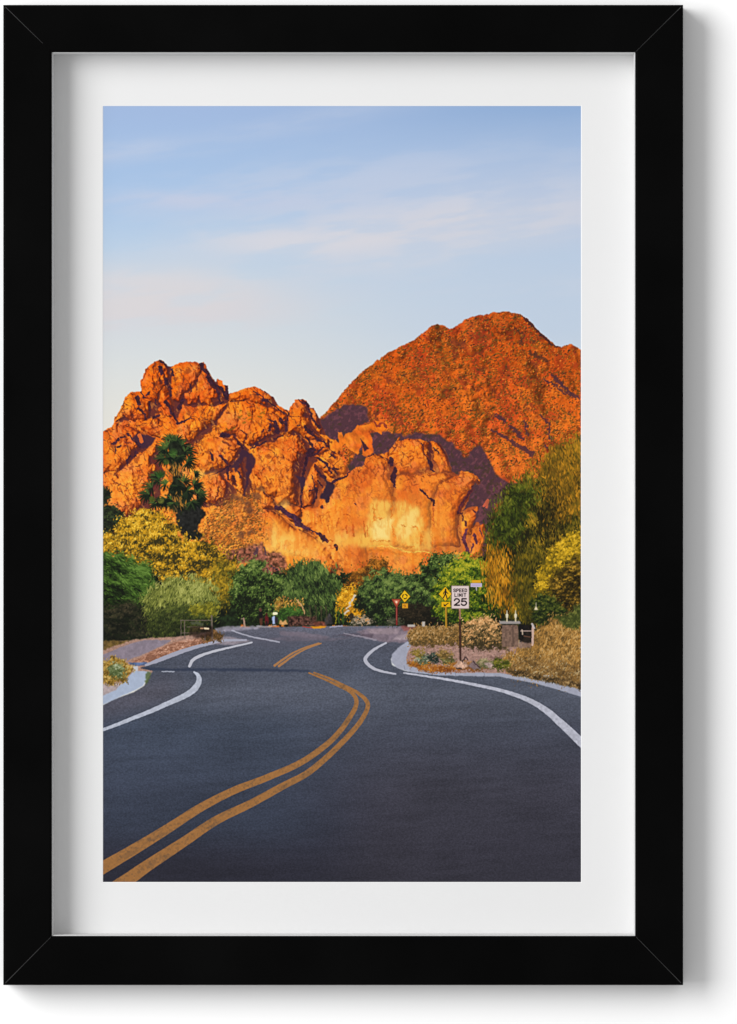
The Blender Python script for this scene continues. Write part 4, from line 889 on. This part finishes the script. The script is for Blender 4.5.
# worn patches in the yellow paint
sl, X, Y = cv.win(103, 673, 372, 882, 0)
isy = np.isin(cv.ID[sl], [q for q, n_ in enumerate(cv.names) if n_ == 'printed_centre_line'])
wr = sm(.56, .72, fbm(X, Y, 2.0, 3, 447)) * .30 + sm(.60, .74, fbm(X, Y, 6, 3, 448, 3, -28)) * .25
put(cv, sl, isy * wr, np.broadcast_to(rgb(92, 74, 62), isy.shape + (3,)))
ID_YEL = cv.new('centre_line', 'left band of the far double yellow line')
stroke(cv, spline([(274.5, 665.6), (283, 659.5), (293, 653), (305, 647.6), (319, 643)]), [2.4, 2.2, 1.8, 1.6, 1.2], rgb(176, 124, 76), .9, .15, 442, .35, ID_YEL)
ID_YEL = cv.new('centre_line', 'right band of the far double yellow line')
stroke(cv, spline([(279, 666), (288, 659.5), (298, 653), (309, 647.6), (321, 643.4)]), [2.4, 2.2, 1.8, 1.6, 1.2], rgb(176, 124, 76), .9, .15, 443, .35, ID_YEL)
fill(cv, [(310, 626.2), (318, 625.2), (327, 626), (324, 628.4), (313, 628.6)], rgb(222, 150, 30), None, 1, .3, 2, 444, .4)
stroke(cv, [(303, 626.6), (312, 628)], 1.2, rgb(170, 60, 50), .8, .3, 445)
stroke(cv, [(330, 627), (342, 626)], 1.2, rgb(170, 168, 190), .8, .3, 446)

# ---- roadside planting
idd = cv.new('dry_bush', 'large dry golden brown bush at the right edge')
foliage(cv, [(500, 668), (508, 656), (518, 646), (530, 634), (540, 626), (552, 620), (566, 616), (584, 612), (584, 688), (560, 682), (540, 678), (518, 676)], idd,
        [(96, 74, 40), (138, 102, 50), (172, 124, 58), (194, 146, 78), (212, 174, 112)], 3600, (2, 5), (.6, 1.0), -75, 30, 450, 2.5, 5, 6, .35, contrast=.75, rnd=.26, fringe=2.2)
foliage(cv, [(508, 660), (530, 654), (552, 664), (584, 662), (584, 688), (540, 680), (512, 676)], None, [(84, 62, 36), (122, 94, 58), (160, 132, 90), (196, 176, 134)], 520, (1.6, 3), (.6, 1.1), -60, 50, 451, 3, 4, 5, fringe=4, fill_alpha=.3, esoft=3, rnd=.26)
foliage(cv, [(556, 618), (584, 604), (584, 626), (566, 628)], None, [(58, 66, 28), (92, 98, 42), (120, 120, 56)], 300, (2, 4), (.7, 1.2), -70, 40, 452, 2, 4, 5)
fill(cv, [(500, 673.4), (526, 678.4), (552, 683.6), (584, 690), (584, 697.5), (560, 690), (535, 683), (500, 676.5)], rgb(164, 166, 182), ID_KERB, 1, .3, 3, 456, .5, tex=.06)
foliage(cv, [(506, 668), (526, 672), (552, 678), (584, 683), (584, 690), (552, 683), (526, 677), (506, 673)], idd, [(58, 46, 28), (96, 74, 44), (140, 108, 66), (176, 146, 98)], 240, (1.6, 3), (.6, 1), -80, 30, 457, .6, 3, 4, 0, fringe=.8)
idb = cv.new('rust_bush', 'low rust brown bushes behind the gravel on the right')
foliage(cv, [(408, 634), (414, 627), (430, 625), (446, 626), (460, 625), (472, 626), (472, 645), (440, 645), (416, 645), (409, 642)], idb, [(84, 66, 36), (132, 100, 52), (166, 122, 66), (188, 154, 106)], 1000, (1.6, 3.2), (.7, 1.3), -70, 40, 453, 1.8, 4, 4, .4, contrast=.8, rnd=.26, fringe=2)
idc = cv.new('coral_bush', 'peach tipped bush left of the stone pillar')
foliage(cv, [(460, 636), (466, 624), (474, 619), (486, 616), (496, 620), (502, 632), (508, 640), (508, 648), (484, 649), (462, 647)], idc, [(60, 50, 30), (108, 90, 52), (160, 120, 74), (214, 156, 96), (232, 186, 130)], 900, (1.6, 3.2), (.7, 1.3), -60, 50, 454, 2, 4, 4, .9, contrast=.9, rnd=.25, fringe=2)
for q, (x, y, rx, ry, pal, n) in enumerate([(420, 664, 12, 4, [(120, 70, 26), (168, 104, 34), (196, 140, 60)], 160), (423, 659, 7, 4.5, [(74, 84, 60), (130, 140, 110), (186, 188, 168)], 110), (433, 658, 6, 5, [(30, 40, 34), (56, 72, 60), (90, 100, 84)], 100), (448, 660, 8, 6, [(74, 72, 40), (124, 116, 64), (166, 152, 96)], 140),
                                            (418, 653, 6, 4, [(96, 84, 36), (140, 116, 48), (170, 142, 72)], 80), (444, 654, 8, 4, [(90, 72, 36), (146, 116, 60), (190, 150, 96)], 90), (470, 666, 24, 4, [(106, 62, 24), (150, 92, 32), (180, 124, 54)], 330), (440, 669, 22, 3, [(120, 66, 24), (166, 96, 30), (190, 130, 56)], 260), (500, 664, 10, 6, [(56, 62, 20), (96, 98, 30), (130, 124, 44)], 180), (484, 664, 8, 5, [(92, 92, 60), (140, 132, 92), (176, 160, 120)], 110)]):
    el = [(x + rx * math.cos(t * .5236), y + ry * math.sin(t * .5236)) for t in range(12)]
    foliage(cv, el, ID_GRAVEL if q > 90 else None, pal, n, (1.2, 2.6), (.7, 1.2), -65, 45, 460 + q, 1.2, 3, 4, .6)
rng = np.random.default_rng(91)
P = np.stack([rng.uniform(410, 505, 260), rng.uniform(646, 670, 260)], -1)
splats(cv, P, np.radians(rng.normal(0, 30, 260)), rng.uniform(.8, 1.9, 260), rng.uniform(.7, 1.2, 260), np.array([(206, 172, 158), (122, 90, 78), (190, 150, 134), (144, 106, 92)], np.float32)[rng.integers(0, 4, 260)] / 255, rng.uniform(.4, .8, 260), [ID_GRAVEL])
idk = cv.new('boulder', 'grey and peach boulders at the foot of the speed sign')
fill(cv, [(453, 667), (457, 661), (462, 659), (467, 662), (468, 667), (462, 670)], rgb(196, 158, 136), idk, 1, .8, 3, 470, .5, tex=.4)
fill(cv, [(468, 665), (473, 660), (478, 664), (481, 669), (472, 670)], rgb(124, 104, 104), idk, 1, .8, 3, 471, .5, tex=.4)
fill(cv, [(484, 664), (490, 662), (495, 666), (490, 669)], rgb(158, 136, 128), idk, 1, .8, 3, 472, .5, tex=.4)
for p in ([(462, 662), (466, 657), (468, 660)], [(474, 662), (480, 668)], [(456, 668), (462, 669)]):
    stroke(cv, p, 1.4, rgb(60, 44, 44), .8, .6, 473)
stroke(cv, [(490, 657), (502, 658)], 2, rgb(124, 92, 86), .7, .8, 474)
idq = cv.new('dry_grass', 'dry yellow grass tuft on the left kerb')
foliage(cv, [(100, 662), (108, 658), (118, 656), (127, 661), (133, 668), (130, 676), (122, 682), (112, 684), (100, 684)], idq, [(96, 74, 30), (150, 116, 44), (186, 148, 70), (202, 176, 110)], 620, (1.6, 3.4), (.7, 1.2), -70, 40, 480, 1.4, 4, 5, .4)
foliage(cv, [(108, 668), (118, 662), (126, 668), (122, 678), (110, 676)], None, [(70, 84, 46), (112, 124, 78), (166, 174, 140)], 200, (1.4, 2.8), (.7, 1.1), -70, 40, 481, 1, 3, 4)
foliage(cv, [(200, 636), (214, 630), (224, 634), (222, 640), (204, 642)], None, [(70, 52, 28), (116, 82, 44), (150, 110, 70)], 130, (1.4, 2.8), (.7, 1.1), -60, 50, 482, 1, 3, 4)
ids = cv.new('clipped_shrub', 'small green and orange shrubs by the far junction')
foliage(cv, [(254, 616), (258, 606), (266, 602), (274, 604), (282, 610), (280, 622), (258, 622)], ids, G1, 240, (1.6, 3), (.8, 1.3), -70, 50, 483, 1.4, 4, 4, .6)
foliage(cv, [(276, 622), (278, 612), (286, 604), (296, 604), (304, 612), (305, 622)], ids, [(40, 62, 26), (62, 98, 36), (92, 130, 50)], 300, (1.4, 2.8), (.8, 1.3), -80, 40, 484, 1.4, 4, 4, .6)
foliage(cv, [(272, 606), (276, 598), (284, 599), (292, 600), (302, 600), (304, 610), (296, 606), (286, 606), (278, 610)], None, [(120, 92, 36), (178, 128, 44), (220, 170, 80), (196, 116, 56)], 130, (1.6, 3.4), (.8, 1.3), -75, 30, 485, 1.5, 3, 3, fill_alpha=.4, esoft=1.2)
stroke(cv, spline([(297, 600), (302, 606), (305, 614)]), 1.3, rgb(206, 160, 110), .8, .5, 486)
for (x, y) in ((349, 604), (347, 609), (352, 600), (345, 614)):
    stroke(cv, [(x, y), (x + 3, y - 4)], 1.8, rgb(214, 204, 190), .85, .8, int(x), .4)
fill(cv, [(348, 616), (352, 612), (355, 616), (352, 620)], rgb(40, 34, 30), None, .9, .6, 2, 487, .4)
foliage(cv, [(350, 622), (356, 617), (368, 616), (374, 620), (374, 625), (350, 625)], None, [(60, 60, 44), (120, 110, 90), (180, 160, 140), (206, 140, 70)], 110, (1.2, 2.4), (.7, 1.1), 0, 70, 488, 1, 3, 3)
foliage(cv, [(386, 620), (400, 617), (404, 624), (388, 626)], None, [(50, 56, 40), (80, 80, 60), (110, 104, 84)], 70, (1.2, 2.4), (.7, 1.1), 0, 70, 489, 1, 3, 3)
for x in (336, 339, 343):
    stroke(cv, [(x, 608), (x, 623)], 1.6, rgb(150, 140, 30) if x == 336 else rgb(60, 88, 32), .8, .8, x, .5)

# ---- built things along the road
idl = cv.new('low_wall', 'low reddish brown wall beyond the junction')
fill(cv, [(288, 616.5), (300, 616), (316, 617), (316, 626), (288, 626)], rgb(78, 52, 44), idl, 1, .7, 3, 500, .6, tex=.9, tscale=1.8)
fill(cv, [(313, 623), (320, 621), (326, 622), (326, 626), (314, 626)], rgb(110, 62, 48), idl, 1, .5, 3, 501, .5, tex=.4)
fill(cv, [(325, 618), (330, 613), (333, 624), (325, 625)], rgb(58, 54, 54), idl, 1, .6, 2, 502, .5, tex=.5)
for x in (316, 321, 326, 310):
    stroke(cv, [(x, 606), (x + .5, 620)], 1.3, rgb(74, 64, 46), .7, .6, x, .5)
idf = cv.new('rail_fence', 'thin grey rail fence by the left sidewalk')
for p, wd in (([(181, 620.3), (212, 620.3)], .9), ([(181, 633), (210, 633)], .8), ([(181, 620), (181, 637)], .7), ([(184.6, 621), (184.6, 638)], 1), ([(211.6, 616), (212.2, 638)], 1.8), ([(205, 633), (205, 640)], 1.3), ([(187, 627), (203, 627)], .8)):
    stroke(cv, p, wd, rgb(116, 100, 94), .75, .2, 510, .35, ident=idf)
fill(cv, [(190, 626.5), (212, 626), (214, 637), (196, 638), (189, 636)], rgb(40, 26, 22), None, .7, .8, 4, 511, .8, tex=.5)
stroke(cv, [(192, 622.5), (202, 624)], 3, rgb(92, 96, 80), .6, .8, 512, .8)
stroke(cv, [(205, 628.6), (208, 628.8)], 2.2, rgb(240, 214, 176), .95, .3, 513, .5)
stroke(cv, [(203, 628.2), (201, 628.3)], 1.4, rgb(210, 160, 120), .8, .2, 514, .5)
idn = cv.new('wooden_post', 'short pale wooden post by the far road edge')
stroke(cv, [(243.6, 618.6), (244.8, 626.5)], 1.7, rgb(168, 138, 118), .95, .2, 520, .35, ident=idn)
stroke(cv, [(241, 619), (244, 618.6)], 1, rgb(140, 116, 100), .9, .2, 521, .35, ident=idn)
idm = cv.new('sandy_rock', 'sandy rock beside the walkers')
fill(cv, [(279, 625), (280, 619.5), (283, 622), (286, 619.5), (287.5, 624.5)], rgb(196, 148, 92), idm, 1, .4, 2, 522, .4, tex=.3)
# three distant walkers
i = cv.new('pedestrian', 'distant walker in a black top on the far pavement')
fill(cv, [(259, 614), (262.4, 614), (262.8, 619), (262, 626), (260.2, 626), (259.2, 619)], rgb(84, 50, 36), i, 1, .2, 2, 530, .4)
fill(cv, [(258.8, 612.4), (262.6, 612.4), (262.8, 618.4), (258.8, 618.4)], rgb(22, 20, 22), i, 1, .2, 2, 531, .4)
stroke(cv, [(260.4, 609.4), (260.5, 610.4)], 2.6, rgb(92, 56, 48), 1, .1, 532, .4, ident=i)
i = cv.new('pedestrian', 'distant walker dressed in dark red on the far pavement')
fill(cv, [(264.8, 616), (268.2, 616), (268.6, 621), (267.6, 626.6), (265.8, 626.6), (264.8, 621)], rgb(92, 26, 30), i, 1, .2, 2, 533, .4)
stroke(cv, [(266.4, 614), (266.5, 615)], 2.2, rgb(64, 30, 26), 1, .1, 534, .4, ident=i)
stroke(cv, [(266.6, 622), (266.8, 626.5)], 1.8, rgb(36, 24, 28), .9, .1, 535, .4)
i = cv.new('pedestrian', 'distant walker in a white hat and pale shirt on the far pavement')
fill(cv, [(272.2, 616.5), (275, 616), (275.2, 624), (272.6, 624.4)], rgb(168, 184, 224), i, 1, .2, 2, 536, .4)
fill(cv, [(275, 617), (278, 617.4), (278, 623), (275, 623)], rgb(44, 36, 44), i, 1, .2, 2, 537, .4)
stroke(cv, [(274, 613.6), (276, 613.4)], 3, rgb(236, 230, 190), 1, .2, 538, .4, ident=i)
stroke(cv, [(257, 626.2), (264, 626.6), (271, 626.4), (276, 625.4)], 1.8, rgb(170, 164, 170), .7, .4, 539, .5)
# stone gate pillar with two finials, gate and lamp
idg2 = cv.new('stone_pillar', 'stone pillar with two white finials')
fill(cv, [(502, 625), (518, 625), (518.5, 647), (502, 647)], rgb(122, 96, 82), idg2, 1, .3, 3, 540, .4, tex=.25, tscale=2)
fill(cv, [(512.5, 625), (513.4, 625), (513.4, 647), (512.5, 647)], rgb(84, 66, 58), None, .8, .2, 3, 541, .4)
fill(cv, [(499.6, 621), (519.6, 621), (521, 624), (499.6, 624)], rgb(154, 146, 142), idg2, 1, .2, 3, 542, .4)
for x in (507, 515.6):
    stroke(cv, [(x, 610.5), (x, 614)], [.7, 1.4], rgb(206, 192, 160), .95, 0, 1, .35, ident=idg2)
    stroke(cv, [(x, 615), (x, 617)], [2.8, 2.4], rgb(222, 210, 178), .95, 0, 1, .35, ident=idg2)
    stroke(cv, [(x, 617.5), (x, 621)], [1.2, 1.6], rgb(206, 192, 160), .95, 0, 1, .35, ident=idg2)
idg3 = cv.new('gate', 'dark gate with a pale post beside the pillar')
fill(cv, [(519, 624), (534, 626), (533, 644), (519, 642)], rgb(26, 22, 22), idg3, .9, .6, 3, 545, .5, tex=.4)
for p, wd, c_ in (([(521, 631), (532, 631)], 1.3, (170, 146, 136)), ([(533, 626.5), (532.4, 645)], 2.4, (214, 180, 164)), ([(522, 630), (522.6, 634)], 1.4, (190, 170, 150)), ([(524, 636), (530, 637)], 1.2, (96, 66, 52)), ([(532, 624), (534.5, 628)], 2, (190, 180, 180))):
    stroke(cv, p, wd, rgb(*c_), .9, .2, 546, .4, ident=idg3)
fill(cv, [(519, 642), (531, 643), (531, 648), (519, 648)], rgb(128, 104, 98), None, .8, .6, 3, 547, .5, tex=.3)
idla = cv.new('lamp', 'small white lamp above the gate')
fill(cv, [(534, 610), (536, 605.5), (538.4, 610)], rgb(226, 210, 170), idla, 1, .1, 2, 548, .4)
stroke(cv, [(536, 603), (536, 607)], .8, rgb(170, 160, 140), .9, .1, 549, .35, ident=idla)
for x0_, x1_, y0_, y1_ in ((407.5, 415, 624.4, 627), (422, 425, 621.5, 626.4)):
    fill(cv, [(x0_, y0_), (x1_, y0_), (x1_, y1_), (x0_, y1_)], rgb(188, 180, 172), None, .95, .2, 2, 550, .4)

# ---- whole sheet: printed soft, then sharpened as photographs are for print
cv.C = blur(cv.C, .5)
cv.C = np.clip(cv.C + .55 * (cv.C - blur(cv.C, 1.9)), 0, 1)

# ------------------------------------------------------------------ road signs, drawn finer
signs = []
def plate(cv2, pts, col, ident, soft=.12): fill(cv2, pts, rgb(*col), ident, 1, 0, 1, 1, soft)
def pen(cv2, x, y, wdt, hgt, lines, wd, col):
    for l in lines:
        stroke(cv2, [(x + wdt * p, y + hgt * q) for p, q in l], wd, col, 1, 0, 1, .14)
GLY = {'S': [spline([(.95, .2), (.75, .02), (.25, .02), (.05, .24), (.25, .46), (.75, .54), (.95, .76), (.75, .98), (.25, .98), (.05, .8)], 5)],
       'P': [[(.1, 1), (.1, 0), (.7, 0), (.95, .12), (.95, .42), (.7, .54), (.1, .54)]], 'E': [[(.95, 0), (.1, 0), (.1, 1), (.95, 1)], [(.1, .5), (.8, .5)]],
       'D': [[(.1, 0), (.1, 1), (.6, 1), (.95, .78), (.95, .22), (.6, 0), (.1, 0)]], 'L': [[(.1, 0), (.1, 1), (.95, 1)]], 'I': [[(.5, 0), (.5, 1)]],
       'M': [[(.05, 1), (.05, 0), (.5, .7), (.95, 0), (.95, 1)]], 'T': [[(.5, 1), (.5, 0)], [(0, 0), (1, 0)]],
       '2': [spline([(.05, .26), (.25, .03), (.7, .03), (.95, .26), (.85, .5), (.05, 1)], 5) + [(.97, 1)]],
       '5': [[(.92, 0), (.16, 0), (.1, .45)], spline([(.1, .45), (.4, .36), (.8, .42), (.97, .68), (.75, .96), (.3, 1), (.03, .82)], 5)]}
def word(cv2, txt, x0, x1, y0, y1, wd, gap, col, narrow=()):
    units = sum(.35 if ch in narrow else 1 for ch in txt)
    u = ((x1 - x0) - gap * (len(txt) - 1)) / units
    x = x0
    for ch in txt:
        g = u * (.35 if ch in narrow else 1)
        pen(cv2, x, y0, g, y1 - y0, GLY[ch], wd, col)
        x += g + gap

def sheet(x0, y0, x1, y1, name, label):
    c2 = Canvas(x0, y0, x1, y1, 7)
    return c2, c2.new(name, label)
# speed limit sign
c2, i = sheet(450, 584, 471, 661, 'speed_limit_sign', 'white speed limit sign reading SPEED LIMIT 25 on a dark post')
stroke(c2, [(459.7, 608), (459.9, 621)], 1.9, rgb(176, 130, 108), 1, 0, 1, .2, i)
stroke(c2, [(459.9, 620), (460.4, 660)], 1.9, rgb(44, 26, 24), 1, 0, 1, .2, i)
stroke(c2, [(460.2, 620), (460.6, 660)], .5, rgb(96, 60, 50), .7, 0, 1, .2)
stroke(c2, [(459.2, 611), (459.4, 624)], .6, rgb(110, 50, 40), .7, 0, 1, .2)
plate(c2, [(451.3, 585.6), (469.2, 585.6), (469.2, 608.8), (451.3, 608.8)], (150, 122, 118), i)
plate(c2, [(451.8, 586.1), (468.7, 586.1), (468.7, 608.3), (451.8, 608.3)], (228, 208, 204), i)
BK = rgb(34, 24, 28)
word(c2, 'SPEED', 453.6, 466.9, 588.9, 591.9, .75, .75, BK)
word(c2, 'LIMIT', 454.6, 466.0, 593.6, 596.6, .75, .9, BK, 'I')
word(c2, '25', 454.2, 466.6, 598.8, 605.2, 1.45, 1.7, BK)
signs.append(c2)
# walking figure sign
c2, i = sheet(437, 585, 453, 628, 'pedestrian_sign', 'yellow diamond sign with a black walking figure and arrow plate')
stroke(c2, [(446, 607), (446.3, 627)], 2, rgb(196, 146, 44), 1, 0, 1, .2, i)
stroke(c2, [(446.7, 607), (447, 627)], .6, rgb(120, 84, 30), .8, 0, 1, .2)
plate(c2, [(445.3, 586.2), (452.2, 593.9), (445.3, 601.7), (438.2, 593.9)], (84, 66, 20), i)
plate(c2, [(445.3, 586.8), (451.6, 593.9), (445.3, 601.1), (438.8, 593.9)], (240, 188, 20), i)
plate(c2, [(441.4, 601.9), (450.3, 601.9), (450.3, 607.2), (441.4, 607.2)], (240, 184, 18), i)
stroke(c2, [(445.6, 589.4), (445.65, 589.5)], 1.5, BK, 1, 0, 1, .14)
for p, wd in (([(445.5, 590.6), (445.4, 594)], 1.7), ([(445.4, 593.8), (446.4, 596), (447, 598.4)], 1.05), ([(445.2, 593.8), (444.4, 596), (443.2, 598)], 1.05), ([(445.4, 591), (443.8, 592.4), (443.4, 594)], .8), ([(445.8, 591), (447, 592.6), (448, 593.6)], .8)):
    stroke(c2, p, wd, BK, 1, 0, 1, .14)
stroke(c2, [(448.2, 603.2), (444.6, 605.8)], .9, BK, 1, 0, 1, .14)
plate(c2, [(443.6, 603.6), (443.8, 606.3), (446.6, 606.2)], (34, 24, 28), None)
signs.append(c2)
# roundabout sign
c2, i = sheet(397, 588, 412, 611, 'roundabout_sign', 'yellow diamond sign with a black ring of arrows')
plate(c2, [(404.6, 589.7), (410.7, 596.4), (404.6, 603), (399.6, 596.4)], (96, 74, 20), i)
plate(c2, [(404.6, 590.4), (410.1, 596.4), (404.6, 602.4), (400.2, 596.4)], (246, 196, 30), i)
plate(c2, [(402.1, 603.4), (408, 603.4), (408, 608.3), (402.1, 608.3)], (226, 160, 36), i)
for q in range(3):
    a0 = q * 2.094 + .5
    stroke(c2, [(404.9 + 2.25 * math.cos(a0 + t * .17), 596.5 + 2.25 * math.sin(a0 + t * .17)) for t in range(9)], [.7, 1.1, 1.3], rgb(60, 38, 20), 1, 0, 1, .14)
stroke(c2, [(403.6, 605.4), (405, 605), (405.6, 606.4), (404.4, 607)], .8, rgb(150, 80, 24), .9, 0, 1, .2)
signs.append(c2)
# give way sign
c2, i = sheet(390, 597, 402, 626, 'give_way_sign', 'small red triangular give way sign on a red post')
stroke(c2, [(396.7, 606), (396.7, 624.5)], 1.7, rgb(134, 40, 38), 1, 0, 1, .2, i)
stroke(c2, [(396.5, 608), (396.5, 620)], .6, rgb(196, 110, 100), .7, 0, 1, .2)
plate(c2, [(391.6, 599), (401, 599), (397.4, 606.6), (395.6, 606.6)], (166, 64, 44), i)
plate(c2, [(393.6, 600.3), (399.2, 600.3), (396.6, 604.8)], (214, 130, 96), None, .25)
stroke(c2, [(396.3, 601.8), (396.5, 602.2)], 1.8, rgb(255, 224, 196), 1, 0, 1, .3)
signs.append(c2)
# street name sign
c2, i = sheet(470, 579, 484, 592, 'street_name_sign', 'small yellow and white street name plate among the leaves')
plate(c2, [(471.8, 580), (481, 580), (481, 582.9), (471.8, 582.9)], (228, 168, 28), i)
plate(c2, [(470.6, 583.2), (482, 583.2), (482, 587), (470.6, 587)], (206, 190, 218), i)
stroke(c2, [(476.3, 587), (476.5, 590.4)], [1.6, 1], rgb(190, 180, 176), 1, 0, 1, .2, i)
for x in np.arange(472, 481, 1.5):
    stroke(c2, [(x, 585.2), (x + .7, 585)], .8, rgb(140, 124, 176), .7, 0, 1, .25)
signs.append(c2)

# ------------------------------------------------------------------ ink to meshes
def lin(c): return np.where(c <= .04045, c / 12.92, ((c + .055) / 1.055) ** 2.4)

def mosaic(cv2, ident, parent, depth):
    j, i = np.nonzero(cv2.ID == ident)
    if len(j) == 0:
        return None
    W1 = cv2.W + 1
    c = np.stack([j * W1 + i, j * W1 + i + 1, (j + 1) * W1 + i + 1, (j + 1) * W1 + i], -1)[:, ::-1]
    u, inv = np.unique(c, return_inverse=True)
    vj, vi = u // W1, u % W1
    V = np.empty((len(u), 3), np.float32)
    V[:, 0] = (cv2.x0 + vi / cv2.S - 368.5) / 1000.0 * K
    V[:, 1] = -depth
    V[:, 2] = (512.0 - (cv2.y0 + vj / cv2.S)) / 1000.0 * K
    n = len(j)
    me = bpy.data.meshes.new(cv2.names[ident])
    me.vertices.add(len(u)); me.vertices.foreach_set('co', V.ravel())
    me.loops.add(4 * n); me.loops.foreach_set('vertex_index', inv.reshape(-1).astype(np.int32))
    me.polygons.add(n); me.polygons.foreach_set('loop_start', np.arange(0, 4 * n, 4, dtype=np.int32))
    me.update(calc_edges=True)
    pg = np.ones((n, 4), np.float32)
    pg[:, :3] = np.clip(lin(cv2.C[j, i]) * INK_GAIN, 0, .95)
    at_ = me.attributes.new('pigment', 'FLOAT_COLOR', 'FACE')
    at_.data.foreach_set('color', pg.ravel())
    me.materials.append(M_INK)
    o = bpy.data.objects.new(cv2.names[ident], me)
    COL.objects.link(o)
    o.parent = parent
    if cv2.labels[ident]:
        o['label'] = cv2.labels[ident]
    return o

sheet_o = link('print', rect(PX0 - .004, PX1 + .004, PY0 - .004, PY1 + .004, -PRINT_D + .0004) + rect(PX0 - .004, PX1 + .004, PY0 - .004, PY1 + .004, -PRINT_D + .0001),
               [(3, 2, 1, 0), (4, 5, 6, 7), (0, 1, 5, 4), (1, 2, 6, 5), (2, 3, 7, 6), (3, 0, 4, 7)], M_MAT, pic)
fix_normals(sheet_o)
sheet_o['label'] = 'colour landscape print of a desert road, trees and red cliffs'
for i in range(len(cv.names)):
    mosaic(cv, i, sheet_o, PRINT_D)
for c2 in signs:
    c2.C = blur(c2.C, .5)
    mosaic(c2, 0, sheet_o, PRINT_D + .00012)
print('ink done')
